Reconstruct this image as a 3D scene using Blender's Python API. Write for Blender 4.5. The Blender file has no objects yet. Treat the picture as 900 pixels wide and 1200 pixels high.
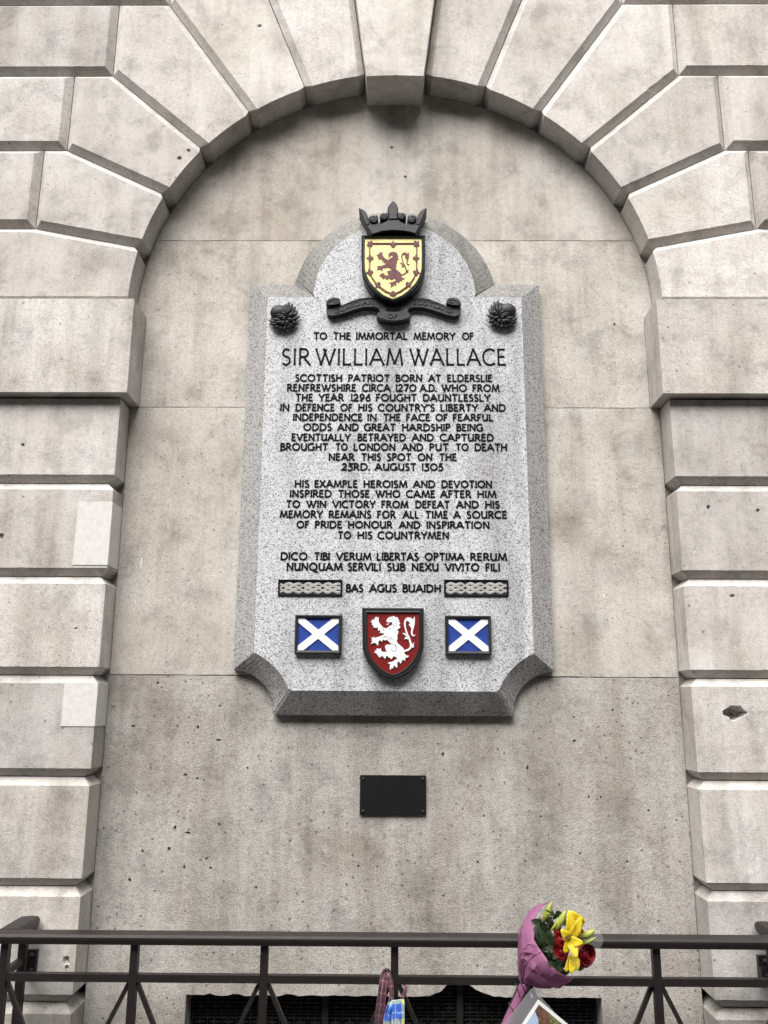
import bpy, bmesh, math, random
from mathutils import Vector, Matrix, noise
from mathutils.geometry import tessellate_polygon
R_ = math.radians
random.seed(7)
sc = bpy.context.scene
COL = sc.collection

# ------------------------------------------------------------------ camera
F_PX, CX, CZ, CD = 970.0, -0.0098, 1.65, 3.0          # focal length in photo pixels, camera place
RV = Vector((0.999957, 0.007784, 0.005029)); UV_ = Vector((-0.003166, -0.223114, 0.974787)); FV = Vector((-0.008709, 0.974761, 0.22308))
cam = bpy.data.objects.new('camera', bpy.data.cameras.new('camera')); COL.objects.link(cam)
cam.data.sensor_fit = 'VERTICAL'; cam.data.sensor_height = 36.0; cam.data.sensor_width = 27.0
cam.data.lens = F_PX / 1200 * 36.0; cam.data.clip_end = 500; cam.data.clip_start = .05
m3 = Matrix((RV, UV_, -FV)).transposed()
cam.matrix_world = Matrix.Translation((CX, -CD, CZ)) @ m3.to_4x4()
sc.camera = cam

def P(px, py, Y):
    """measured photo point -> world (x, z) on the vertical plane at depth Y"""
    v = RV * ((px - 450) / F_PX) - UV_ * ((py - 600) / F_PX) + FV
    t = (Y + CD) / v.y
    return (CX + v.x * t, CZ + v.z * t)
def PP(pts, Y): return [P(x, y, Y) for x, y in pts]
def P3(px, py, Y):
    x, z = P(px, py, Y); return Vector((x, Y, z))

# ------------------------------------------------------------------ light: overcast daylight
w = bpy.data.worlds.new('World'); sc.world = w; w.use_nodes = True
nt = w.node_tree; bg = nt.nodes['Background']
sky = nt.nodes.new('ShaderNodeTexSky'); sky.sky_type = 'NISHITA'; sky.sun_disc = False
SUN_EL, SUN_AZ = R_(54), R_(197)                       # azimuth measured from +Y, clockwise: behind the camera, a little to the left
sky.sun_elevation = SUN_EL; sky.sun_rotation = SUN_AZ; sky.air_density = 1.0; sky.dust_density = 5.0; sky.ozone_density = 1.0
hs = nt.nodes.new('ShaderNodeHueSaturation'); hs.inputs['Saturation'].default_value = .18
nt.links.new(sky.outputs[0], hs.inputs['Color']); nt.links.new(hs.outputs[0], bg.inputs['Color'])
bg.inputs['Strength'].default_value = .05
sun = bpy.data.objects.new('sun', bpy.data.lights.new('sun', 'SUN')); COL.objects.link(sun)
sun.data.energy = 1.5; sun.data.angle = R_(58); sun.data.color = (1.0, .972, .937)
d = Vector((math.sin(SUN_AZ) * math.cos(SUN_EL), math.cos(SUN_AZ) * math.cos(SUN_EL), math.sin(SUN_EL)))
sun.rotation_euler = d.to_track_quat('Z', 'Y').to_euler(); sun.location = (-2, -6, 9)
sc.view_settings.view_transform = 'Standard'; sc.view_settings.look = 'None'; sc.view_settings.gamma = 1
sc.view_settings.use_curve_mapping = False
sc.view_settings.exposure = 2.03

# ------------------------------------------------------------------ materials
def newmat(name):
    m = bpy.data.materials.new(name); m.use_nodes = True
    return m, m.node_tree, m.node_tree.nodes['Principled BSDF']
def nd(t, kind, **kw):
    n = t.nodes.new(kind)
    for k, v in kw.items():
        if k in ('operation', 'blend_type', 'data_type', 'feature', 'noise_dimensions', 'distance'): setattr(n, k, v)
        else: n.inputs[k].default_value = v
    return n
def ramp(t, src, stops):
    r = t.nodes.new('ShaderNodeValToRGB'); e = r.color_ramp.elements
    e[0].position, e[0].color = stops[0][0], stops[0][1]; e[1].position, e[1].color = stops[-1][0], stops[-1][1]
    for p_, c in stops[1:-1]:
        x = e.new(p_); x.color = c
    t.links.new(src, r.inputs[0]); return r
def g(v): return (v, v, v, 1)
def mix(t, fac, a, b, mode='MIX'):
    n = t.nodes.new('ShaderNodeMix'); n.data_type = 'RGBA'; n.blend_type = mode
    for s, v in ((0, fac), (6, a), (7, b)):
        if hasattr(v, 'links') or hasattr(v, 'is_linked'): t.links.new(v, n.inputs[s])
        elif s == 0: n.inputs[0].default_value = v
        else: n.inputs[s].default_value = v
    return n.outputs[2]
def plain(name, col, rough=.6, metal=0., bump=0., bscale=40, var=0., spec=.5):
    m, t, b = newmat(name)
    b.inputs['Roughness'].default_value = rough; b.inputs['Metallic'].default_value = metal
    b.inputs['Specular IOR Level'].default_value = spec
    c = (*col, 1)
    b.inputs['Base Color'].default_value = c
    if bump or var:
        geo = t.nodes.new('ShaderNodeNewGeometry')
        n = nd(t, 'ShaderNodeTexNoise', Scale=bscale, Detail=6.0, Roughness=.65); t.links.new(geo.outputs['Position'], n.inputs['Vector'])
        if var:
            r = ramp(t, n.outputs['Fac'], [(.3, g(1 - var)), (.7, g(1 + var))])
            t.links.new(mix(t, 1.0, c, r.outputs[0], 'MULTIPLY'), b.inputs['Base Color'])
        if bump:
            bp = nd(t, 'ShaderNodeBump', Strength=bump, Distance=.004); t.links.new(n.outputs['Fac'], bp.inputs['Height']); t.links.new(bp.outputs[0], b.inputs['Normal'])
    return m

def stone(name, base, stain, stain_amt=.6, streak=.35, pit=0., grain=.12, rnd=.12, rough_bump=.35):
    m, t, b = newmat(name); L = t.links.new
    b.inputs['Roughness'].default_value = .9; b.inputs['Specular IOR Level'].default_value = .2
    geo = t.nodes.new('ShaderNodeNewGeometry'); oi = t.nodes.new('ShaderNodeObjectInfo')
    off = nd(t, 'ShaderNodeVectorMath', operation='SCALE'); off.inputs[0].default_value = (3.1, 7.7, 5.3); L(oi.outputs['Random'], off.inputs['Scale'])
    pos = nd(t, 'ShaderNodeVectorMath', operation='ADD'); L(geo.outputs['Position'], pos.inputs[0]); L(off.outputs[0], pos.inputs[1])
    p = pos.outputs[0]
    def nz(scale, detail=6., rough=.6, mp=None, dist=0.):
        n = nd(t, 'ShaderNodeTexNoise', Scale=scale, Detail=detail, Roughness=rough, Distortion=dist)
        if mp:
            v = nd(t, 'ShaderNodeVectorMath', operation='MULTIPLY'); L(p, v.inputs[0]); v.inputs[1].default_value = mp; L(v.outputs[0], n.inputs['Vector'])
        else: L(p, n.inputs['Vector'])
        return n.outputs['Fac']
    c = (*base, 1); s = (*stain, 1)
    # cloudy brown stains
    r1 = ramp(t, nz(2.2, 8, .62, dist=.6), [(.42, g(0)), (.72, g(1))])
    f1 = nd(t, 'ShaderNodeMath', operation='MULTIPLY'); L(r1.outputs[0], f1.inputs[0]); f1.inputs[1].default_value = stain_amt
    col = mix(t, f1.outputs[0], c, s)
    # grey soot clouds, finer
    r2 = ramp(t, nz(7.5, 9, .68, dist=.3), [(.34, g(.55)), (.5, g(.98)), (.7, g(1.12))])
    col = mix(t, .6, col, r2.outputs[0], 'MULTIPLY')
    # run-down streaks
    r3 = ramp(t, nz(5, 6, .6, (1.6, 1.6, .16)), [(.34, (.56, .54, .51, 1)), (.56, g(1)), (.75, g(1.12))])
    col = mix(t, streak, col, r3.outputs[0], 'MULTIPLY')
    r6 = ramp(t, nz(16, 5, .6, (1.3, 1.3, .07)), [(.36, (.72, .70, .67, 1)), (.5, g(1)), (.68, g(1.09))])
    col = mix(t, streak * .8, col, r6.outputs[0], 'MULTIPLY')
    # fine grain, two sizes
    gr = nz(240, 2, .6)
    r4 = ramp(t, gr, [(.32, g(1 - grain * 2.2)), (.5, g(1)), (.7, g(1 + grain * 1.1))])
    col = mix(t, 1., col, r4.outputs[0], 'MULTIPLY')
    r5 = ramp(t, nz(60, 5, .7), [(.33, g(1 - grain * 1.7)), (.5, g(1)), (.7, g(1 + grain * .6))])
    col = mix(t, 1., col, r5.outputs[0], 'MULTIPLY')
    # round pits and pale shell flecks, in cells
    def spots(scale, share, size):
        v = nd(t, 'ShaderNodeTexVoronoi', Scale=scale, Randomness=1.); L(p, v.inputs['Vector'])
        sp = t.nodes.new('ShaderNodeSeparateColor'); L(v.outputs['Color'], sp.inputs[0])
        on = nd(t, 'ShaderNodeMath', operation='LESS_THAN'); L(sp.outputs[0], on.inputs[0]); on.inputs[1].default_value = share
        rad_ = nd(t, 'ShaderNodeMath', operation='MULTIPLY'); L(sp.outputs[1], rad_.inputs[0]); rad_.inputs[1].default_value = size
        inn = nd(t, 'ShaderNodeMath', operation='LESS_THAN'); L(v.outputs['Distance'], inn.inputs[0]); L(rad_.outputs[0], inn.inputs[1])
        a_ = nd(t, 'ShaderNodeMath', operation='MULTIPLY'); L(on.outputs[0], a_.inputs[0]); L(inn.outputs[0], a_.inputs[1]); return a_.outputs[0]
    big = spots(48, .05 + .20 * pit, .26); small = spots(130, .04 + .14 * pit, .42); pale = spots(95, .05 + .10 * pit, .30)
    pf = nd(t, 'ShaderNodeMath', operation='MAXIMUM'); L(big, pf.inputs[0]); L(small, pf.inputs[1])
    pf2 = nd(t, 'ShaderNodeMath', operation='MULTIPLY'); L(pf.outputs[0], pf2.inputs[0]); pf2.inputs[1].default_value = .5 + .25 * pit
    col = mix(t, pf2.outputs[0], col, (.08, .07, .06, 1))
    fl = nd(t, 'ShaderNodeMath', operation='MULTIPLY'); L(pale, fl.inputs[0]); fl.inputs[1].default_value = .6
    col = mix(t, fl.outputs[0], col, (.66, .65, .62, 1))
    # block to block difference
    rr = nd(t, 'ShaderNodeMapRange'); L(oi.outputs['Random'], rr.inputs[0]); rr.inputs[3].default_value = 1 - rnd; rr.inputs[4].default_value = 1 + rnd * .6
    col = mix(t, 1., col, rr.outputs[0], 'MULTIPLY')
    L(col, b.inputs['Base Color'])
    h = nd(t, 'ShaderNodeMath', operation='ADD'); L(gr, h.inputs[0]); h2 = nd(t, 'ShaderNodeMath', operation='MULTIPLY'); L(nz(30, 6, .65), h2.inputs[0]); h2.inputs[1].default_value = 1.6; L(h2.outputs[0], h.inputs[1])
    hp = nd(t, 'ShaderNodeMath', operation='SUBTRACT'); L(h.outputs[0], hp.inputs[0]); pm = nd(t, 'ShaderNodeMath', operation='MULTIPLY'); L(pf.outputs[0], pm.inputs[0]); pm.inputs[1].default_value = 1.5; L(pm.outputs[0], hp.inputs[1])
    bp = nd(t, 'ShaderNodeBump', Strength=rough_bump, Distance=.003); L(hp.outputs[0], bp.inputs['Height']); L(bp.outputs[0], b.inputs['Normal'])
    return m

def granite(name, tint=(.97, .99, 1.02, 1)):
    m, t, b = newmat(name); L = t.links.new
    b.inputs['Roughness'].default_value = .7; b.inputs['Specular IOR Level'].default_value = .3
    geo = t.nodes.new('ShaderNodeNewGeometry')
    vo = nd(t, 'ShaderNodeTexVoronoi', Scale=300.0); L(geo.outputs['Position'], vo.inputs['Vector'])
    sep = t.nodes.new('ShaderNodeSeparateColor'); L(vo.outputs['Color'], sep.inputs[0])
    r = ramp(t, sep.outputs[0], [(0.0, g(.10)), (.11, g(.22)), (.26, g(.47)), (.62, g(.56)), (1., g(.68))])
    n2 = nd(t, 'ShaderNodeTexNoise', Scale=420.0, Detail=2.0); L(geo.outputs['Position'], n2.inputs['Vector'])
    r2 = ramp(t, n2.outputs['Fac'], [(.3, g(.8)), (.65, g(1.12))])
    c = mix(t, 1., r.outputs[0], r2.outputs[0], 'MULTIPLY')
    mp = nd(t, 'ShaderNodeVectorMath', operation='MULTIPLY'); L(geo.outputs['Position'], mp.inputs[0]); mp.inputs[1].default_value = (1, 1, .13)
    n3 = nd(t, 'ShaderNodeTexNoise', Scale=7.0, Detail=6.0, Roughness=.55); L(mp.outputs[0], n3.inputs['Vector'])
    r3 = ramp(t, n3.outputs['Fac'], [(.36, (.60, .59, .60, 1)), (.52, g(1))])
    c = mix(t, .8, c, r3.outputs[0], 'MULTIPLY')
    c = mix(t, 1., c, tint, 'MULTIPLY')
    L(c, b.inputs['Base Color'])
    bp = nd(t, 'ShaderNodeBump', Strength=.25, Distance=.0015); L(n2.outputs['Fac'], bp.inputs['Height']); L(bp.outputs[0], b.inputs['Normal'])
    return m

def tartan(name, base, bars):
    """woven check from the UVs: bars = (period, offset, width, colour)"""
    m, t, b = newmat(name); L = t.links.new
    b.inputs['Roughness'].default_value = .8; b.inputs['Sheen Weight'].default_value = .3
    uv = t.nodes.new('ShaderNodeUVMap'); sp = t.nodes.new('ShaderNodeSeparateXYZ'); L(uv.outputs[0], sp.inputs[0])
    col = None
    outs = []
    for ax in (0, 1):
        cur = (*base, 1)
        for per, o, wd, c in bars:
            a = nd(t, 'ShaderNodeMath', operation='ADD'); L(sp.outputs[ax], a.inputs[0]); a.inputs[1].default_value = o
            md = nd(t, 'ShaderNodeMath', operation='PINGPONG'); L(a.outputs[0], md.inputs[0]); md.inputs[1].default_value = per / 2
            lt = nd(t, 'ShaderNodeMath', operation='LESS_THAN'); L(md.outputs[0], lt.inputs[0]); lt.inputs[1].default_value = wd / 2
            cur = mix(t, lt.outputs[0], cur, (*c, 1))
        outs.append(cur)
    L(mix(t, .5, outs[0], outs[1]), b.inputs['Base Color'])
    return m

M = {}
M['block'] = stone('portland_block', (.575, .555, .53), (.37, .325, .275), .6, .45, 0., .085, .19)
M['voussoir'] = stone('portland_voussoir', (.60, .575, .545), (.43, .385, .33), .5, .32, 0., .08, .12)
M['panel'] = stone('portland_panel', (.55, .525, .485), (.37, .32, .26), .7, .4, .06, .085, .04)
M['lowpanel'] = stone('weathered_panel', (.46, .44, .41), (.285, .25, .205), .7, .5, .7, .105, .02, .6)
M['patch'] = plain('repair_stone', (.62, .605, .58), .85, bump=.25, bscale=45, var=.09)
M['void'] = plain('dark_void', (.01, .01, .01), 1.)
M['granite'] = granite('grey_granite')
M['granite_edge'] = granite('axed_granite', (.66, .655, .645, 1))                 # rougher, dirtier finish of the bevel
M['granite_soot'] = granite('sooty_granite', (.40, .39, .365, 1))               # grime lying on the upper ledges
M['letter'] = plain('lead_letters', (.004, .004, .004), .8, spec=.15)
M['iron'] = plain('black_bronze', (.0135, .014, .0165), .55, 0., .5, 160, .25)
M['frame'] = plain('black_frame', (.012, .0135, .0145), .5, 0., .3, 150, .3)
M['dark_groove'] = plain('dark_groove', (.012, .012, .011), .9)
M['yellow'] = plain('yellow_enamel', (.86, .76, .30), .35, var=.04, bscale=30)
M['oxblood'] = plain('oxblood_paint', (.105, .008, .013), .5, var=.3, bscale=150)
M['red'] = plain('red_enamel', (.17, .009, .009), .4, var=.12, bscale=60)
M['white'] = plain('white_enamel', (.80, .82, .84), .35, var=.04, bscale=60)
M['blue'] = plain('blue_enamel', (.028, .062, .29), .3, var=.25, bscale=70)
M['rail'] = plain('rail_paint', (.0125, .0095, .009), .45, .0, .25, 60, .35)
M['plaque_black'] = plain('plaque_black', (.0035, .0037, .004), .7, spec=.25, var=.2, bscale=60)
M['grille'] = plain('grille_iron', (.012, .012, .012), .6)
M['knot'] = plain('knot_stone', (.35, .35, .335), .8, bump=.3, bscale=300, var=.3)
M['pave'] = plain('pavement_slab', (.04, .039, .038), .9, bump=.3, bscale=30, var=.25)
M['kerb'] = plain('kerb_granite', (.28, .27, .26), .85, bump=.3, bscale=90, var=.25)
M['road'] = plain('asphalt', (.05, .05, .052), .92, bump=.6, bscale=120, var=.3)

# ------------------------------------------------------------------ helpers
def tag(o, label=None, cat=None, group=None, kind=None):
    if label: o['label'] = label
    if cat: o['category'] = cat
    if group: o['group'] = group
    if kind: o['kind'] = kind
    return o
def wloc(o):
    v = Vector((0, 0, 0))
    while o: v += o.location; o = o.parent
    return v
def empty(name, loc, label, cat, group=None):
    o = bpy.data.objects.new(name, None); COL.objects.link(o); o.location = loc; o.empty_display_size = .1
    return tag(o, label, cat, group)
class MB:
    def __init__(s): s.v = []; s.f = []; s.uv = {}; s.mi = {}
    def add(s, vs, fs, mi=0):
        b = len(s.v); s.v += [tuple(x) for x in vs]
        for f in fs:
            if mi: s.mi[len(s.f)] = mi
            s.f.append(tuple(b + i for i in f))
        return b
    def build(s, name, mats, parent=None, smooth=None, loc=None, weld=True, recalc=True):
        me = bpy.data.meshes.new(name)
        o0 = wloc(parent) if parent else (Vector(loc) if loc else Vector((0, 0, 0)))
        me.from_pydata([(x - o0.x, y - o0.y, z - o0.z) for x, y, z in s.v], [], s.f)
        for mm in (mats if isinstance(mats, (list, tuple)) else [mats]): me.materials.append(mm)
        for i, k in s.mi.items(): me.polygons[i].material_index = k
        bm = bmesh.new(); bm.from_mesh(me)
        if weld: bmesh.ops.remove_doubles(bm, verts=bm.verts, dist=1e-5)
        bmesh.ops.dissolve_degenerate(bm, edges=bm.edges, dist=1e-6)
        if recalc: bmesh.ops.recalc_face_normals(bm, faces=bm.faces)
        bm.to_mesh(me); bm.free()
        if smooth is not None:
            me.polygons.foreach_set('use_smooth', [True] * len(me.polygons)); me.set_sharp_from_angle(angle=R_(smooth))
        o = bpy.data.objects.new(name, me); COL.objects.link(o)
        if parent: o.parent = parent
        elif loc: o.location = loc
        return o
    # ---- shapes
    def box(s, x0, x1, y0, y1, z0, z1, b=0.):
        vs = [(x, y, z) for z in (z0, z1) for y in (y0, y1) for x in (x0, x1)]
        s.add(vs, [(0, 2, 3, 1), (4, 5, 7, 6), (0, 1, 5, 4), (2, 6, 7, 3), (0, 4, 6, 2), (1, 3, 7, 5)])
    def bar(s, a, b, w_, h_, up=(0, -1, 0)):
        a = Vector(a); b = Vector(b); d_ = (b - a).normalized(); up = Vector(up); sd = d_.cross(up).normalized(); u = sd.cross(d_)
        vs = [p + sd * (w_ / 2 * i) + u * (h_ / 2 * j) for p in (a, b) for i, j in ((-1, -1), (1, -1), (1, 1), (-1, 1))]
        s.add(vs, [(3, 2, 1, 0), (4, 5, 6, 7), (0, 1, 5, 4), (1, 2, 6, 5), (2, 3, 7, 6), (3, 0, 4, 7)])
    def profile(s, prof, a, b, up=(0, 0, 1)):
        """sweep a closed (side, up) profile straight from a to b"""
        a = Vector(a); b = Vector(b); d_ = (b - a).normalized(); up = Vector(up); sd = d_.cross(up).normalized()
        n = len(prof); vs = [p + sd * u_ + up * v_ for p in (a, b) for u_, v_ in prof]
        s.add(vs, [tuple(range(n)), tuple(range(2 * n - 1, n - 1, -1))] + [(i, n + i, n + (i + 1) % n, (i + 1) % n) for i in range(n)])
    def prism(s, poly, yf, yb, bev=0., hole=None, bevd=None, mi=0):
        """outline in (x, z), front face at yf, back at yb; bev = front edge bevel"""
        poly = ccw(poly)
        rings = [(poly, yb)]
        if bev: rings += [(poly, yf + (bevd or bev)), (offset(poly, [bev] * len(poly)), yf)]
        else: rings += [(poly, yf)]
        n = len(poly); vs = []
        for r_, y in rings: vs += [(x, y, z) for x, z in r_]
        fs = []
        for k in range(len(rings) - 1):
            a, b_ = k * n, (k + 1) * n
            fs += [(a + i, a + (i + 1) % n, b_ + (i + 1) % n, b_ + i) for i in range(n)]
        top = (len(rings) - 1) * n
        tri = tessellate_polygon([[Vector((x, z, 0)) for x, z in rings[-1][0]]])
        fs += [tuple(top + i for i in t_) for t_ in tri]
        s.add(vs, fs, mi)
    def tube(s, pts, rad, n=8, cap=True):
        pts = [Vector(p) for p in pts]; vs = []; k = len(pts)
        for i, p in enumerate(pts):
            d_ = (pts[min(i + 1, k - 1)] - pts[max(i - 1, 0)]).normalized()
            ref = Vector((0, 0, 1)) if abs(d_.z) < .9 else Vector((1, 0, 0))
            a = d_.cross(ref).normalized(); b_ = d_.cross(a)
            r = rad[i] if isinstance(rad, (list, tuple)) else rad
            vs += [p + (a * math.cos(2 * math.pi * j / n) + b_ * math.sin(2 * math.pi * j / n)) * r for j in range(n)]
        fs = [(i * n + j, i * n + (j + 1) % n, (i + 1) * n + (j + 1) % n, (i + 1) * n + j) for i in range(k - 1) for j in range(n)]
        if cap: fs += [tuple(range(n))[::-1], tuple((k - 1) * n + j for j in range(n))]
        s.add(vs, fs)
    def stroke(s, pts, wid, yf, yb, flare=1., mi=0):
        """raised flat stroke along (x, z) points with mitred joins"""
        k = len(pts)
        pts = [Vector(p) for p in pts]; l, r = [], []
        closed = (pts[0] - pts[-1]).length < 1e-6
        for i, p in enumerate(pts):
            a = pts[i - 1] if i else (pts[-2] if closed else None); b = pts[i + 1] if i < k - 1 else (pts[1] if closed else None)
            d1 = (p - a).normalized() if a is not None else None; d2 = (b - p).normalized() if b is not None else None
            if d1 is None: d1 = d2
            if d2 is None: d2 = d1
            t_ = (d1 + d2)
            t_ = t_.normalized() if t_.length > 1e-4 else d1
            nrm = Vector((-t_.y, t_.x)); c = max(.45, nrm.dot(Vector((-d1.y, d1.x))))
            ww = (wid[i] if isinstance(wid, (list, tuple)) else wid) / 2 / c
            if not closed and i in (0, k - 1): ww *= flare
            l.append(p + nrm * ww); r.append(p - nrm * ww)
        vs = [(q.x, y, q.y) for y in (yf, yb) for side in (l, r) for q in side]
        fs = []
        for i in range(k - 1):
            fs += [(i, i + 1, k + i + 1, k + i), (i, 2 * k + i, 2 * k + i + 1, i + 1), (k + i, k + i + 1, 3 * k + i + 1, 3 * k + i)]
        if not closed: fs += [(0, k, 3 * k, 2 * k), (k - 1, 3 * k - 1, 4 * k - 1, 2 * k - 1)]
        s.add(vs, fs, mi)
    def dome(s, c, rx, ry, rz, n=16, m=6):
        """half ellipsoid bulging to -Y"""
        vs = []; fs = []
        for i in range(m):
            a = math.pi / 2 * i / m
            vs += [(c[0] + rx * math.cos(a) * math.cos(2 * math.pi * j / n), c[1] - ry * math.sin(a), c[2] + rz * math.cos(a) * math.sin(2 * math.pi * j / n)) for j in range(n)]
        vs.append((c[0], c[1] - ry, c[2]))
        for i in range(m - 1): fs += [(i * n + j, i * n + (j + 1) % n, (i + 1) * n + (j + 1) % n, (i + 1) * n + j) for j in range(n)]
        fs += [((m - 1) * n + j, (m - 1) * n + (j + 1) % n, m * n) for j in range(n)]
        s.add(vs, fs)
def area(p): return sum(p[i][0] * p[(i + 1) % len(p)][1] - p[(i + 1) % len(p)][0] * p[i][1] for i in range(len(p))) / 2
def ccw(p): return list(p) if area(p) > 0 else list(p)[::-1]
def offset(poly, ds):
    """move edge i (vertex i to i+1) of a ccw outline inward by ds[i]"""
    n = len(poly); out = []
    for j in range(n):
        p0, p, p1 = Vector(poly[j - 1]), Vector(poly[j]), Vector(poly[(j + 1) % n])
        d1 = (p - p0).normalized(); d2 = (p1 - p).normalized(); n1 = Vector((-d1.y, d1.x)); n2 = Vector((-d2.y, d2.x))
        a, b = ds[j - 1], ds[j]; cr = d1.x * d2.y - d1.y * d2.x
        if abs(cr) < .02: out.append(tuple(p + (n1 * a + n2 * b) / 2)); continue
        q1 = p + n1 * a; q2 = p + n2 * b; t_ = ((q2 - q1).x * d2.y - (q2 - q1).y * d2.x) / cr
        out.append(tuple(q1 + d1 * t_))
    return out
def inside(pt, poly):
    x, y = pt; c = False
    for i in range(len(poly)):
        (x0, y0), (x1, y1) = poly[i - 1], poly[i]
        if (y0 > y) != (y1 > y) and x < (x1 - x0) * (y - y0) / (y1 - y0) + x0: c = not c
    return c
def arcpts(cx, cz, r, a0, a1, n): return [(cx + r * math.cos(R_(a0 + (a1 - a0) * i / n)), cz + r * math.sin(R_(a0 + (a1 - a0) * i / n))) for i in range(n + 1)]

# ------------------------------------------------------------------ ground
def struct(mb, name, mat): return tag(mb.build(name, mat), kind='structure')
b_ = MB(); b_.add([(-60, -60, -.12), (60, -60, -.12), (60, 60, -.12), (-60, 60, -.12)], [(0, 1, 2, 3)]); struct(b_, 'road', M['road'])
b_ = MB(); b_.box(-30, 30, -4.4, .6, -.1, 0); struct(b_, 'pavement', M['pave'])
b_ = MB()
for i in range(40): b_.box(-30 + i * 1.5, -30 + i * 1.5 + 1.492, -4.7, -4.404, -.1, .002)
struct(b_, 'kerb', M['kerb'])

# added terrace, unseen behind the camera, put in to close off the low sky
opp = empty('sky_blocking_terrace', (0, -14, 0), 'unseen dark brick terrace added behind the camera to block the low sky', 'building')
M['brick'] = plain('blocker_brick', (.07, .05, .042), .9, bump=.4, bscale=40, var=.3)
M['pane'] = plain('blocker_pane', (.02, .022, .025), .15)
mb = MB(); mb.box(-32, 32, -22, -14, -.12, 12.5); mb.build('blocker_wall', M['brick'], opp)
mb = MB(); mb.profile([(0, 0), (.35, .1), (.35, .35), (0, .45)], (32, -14.001, 12.5), (-32, -14.001, 12.5)); mb.build('blocker_parapet', M['brick'], opp)
win = None
for fl in range(3):
    for i in range(-7, 8):
        if win is None:
            mb = MB(); mb.box(-.62, .62, -.02, .03, 0, 2.1); fr_ = mb.build('blocker_window', M['kerb'], None)
            mb = MB(); mb.box(-.54, .54, .0301, .036, .08, 1.0); mb.box(-.54, .54, .0301, .036, 1.08, 2.02); pn_ = mb.build('blocker_pane', M['pane'], fr_); win = (fr_, pn_)
            a, b = win
        else:
            a, b = win[0].copy(), win[1].copy(); COL.objects.link(a); COL.objects.link(b); b.parent = a
        a.parent = opp; a.location = (i * 3.2, 0, 1.3 + fl * 3.6)

# ------------------------------------------------------------------ the facade
facade = empty('stone_facade', (0, .2, 0), 'pale rusticated stone facade with a deep arched niche behind the railing', 'building')
ZC, RA, JW, DF, CC, CDP = 3.125, 1.017, 1.0137, .112, .028, .024
CR = .0016
# shot holes and chips in the block faces: centre x, z, radius, squash, depth
HOLES = []
def hole(px, py, rpx, sq, dep, Y=-DF):
    x, z = P(px, py, Y); HOLES.append((x, z, rpx / 334., sq, dep))
hole(861, 835, 13, .72, .055); hole(27, 521, 2.6, .8, .012); hole(1, 628, 3.6, 1.3, .012); hole(830, 594, 2.4, 1.2, .012); hole(888, 598, 2.2, 1.2, .012)
hole(210, 185, 3.2, 1.1, .01); hole(221, 176, 3.6, .8, .01); hole(304, 30, 3.2, .9, .012); hole(89, 736, 2, .6, .008); hole(858, 698, 3, .7, .01)
hole(78, 1126, 4, 1.3, .012); hole(78, 1134, 2, 1.6, .01)

def punch(vs, fs, loops, idx, holes, yf, rng):
    """front face with ragged dents cut through it"""
    extra = []
    for hx, hz, hr, sq, dep in holes:
        m_ = 13; ring = []
        for q in range(m_):
            rr = hr * rng.uniform(.7, 1.2); ring.append((hx + rr * math.cos(2 * math.pi * q / m_), hz + rr * sq * math.sin(2 * math.pi * q / m_)))
        extra.append((ring, hx, hz, dep)); loops.append([Vector((x, z, 0)) for x, z in ring])
    for ring, hx, hz, dep in extra:
        b0 = len(vs); m_ = len(ring); vs += [(x, yf, z) for x, z in ring]; idx += list(range(b0, b0 + m_))
        vs += [(hx + (x - hx) * rng.uniform(.72, .9), yf + dep * rng.uniform(.55, .9), hz + (z - hz) * rng.uniform(.8, .95)) for x, z in ring]
        vs += [(hx + (x - hx) * .5, yf + dep * rng.uniform(.8, 1.1), hz + (z - hz) * .4) for x, z in ring]; vs.append((hx, yf + dep, hz))
        for q in range(m_):
            q2 = (q + 1) % m_
            fs += [(b0 + q, b0 + q2, b0 + m_ + q2, b0 + m_ + q), (b0 + m_ + q, b0 + m_ + q2, b0 + 2 * m_ + q2, b0 + 2 * m_ + q), (b0 + 2 * m_ + q, b0 + 2 * m_ + q2, b0 + 3 * m_)]
    fs += [tuple(idx[i] for i in t_) for t_ in tessellate_polygon(loops)]
PITS = []
for px_, py_, r_, q_ in ((459, 173, 2.6, 1.), (475, 207, 2.4, .9), (258, 827, 1.8, .7), (232, 852, 2, 1), (256, 867, 3, .5), (217, 908, 2.8, .6), (231, 912, 2.6, .45), (220, 976, 4.5, .35), (198, 995, 2, 1.5), (205, 970, 2, 1.6), (167, 997, 2.2, .9), (242, 1006, 1.8, 1), (247, 1017, 1.8, 1), (152, 1031, 2, 1.2), (216, 1016, 1.6, 1.4), (257, 966, 1.8, 1), (156, 851, 2, .8), (618, 900, 1.7, 1.6), (673, 868, 2, 1), (519, 884, 1.8, 1.7), (567, 956, 1.6, 1), (690, 934, 1.5, 1), (704, 934, 1.5, 1), (634, 957, 1.5, 1), (718, 832, 1.5, 1), (300, 1040, 1.8, .9), (340, 985, 1.6, .8), (420, 1015, 1.7, 1.1), (520, 1050, 1.6, .8), (560, 1010, 1.8, 1), (735, 1010, 1.7, .9), (760, 950, 1.5, 1.2), (290, 900, 1.6, 1), (680, 1000, 1.5, 1), (185, 800, 1.6, 1), (730, 640, 1.3, 1), (720, 380, 1.6, 1.3)):
    x_, z_ = P(px_, py_, 0); PITS.append((x_, z_, r_ * .0027, q_, .012))
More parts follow.
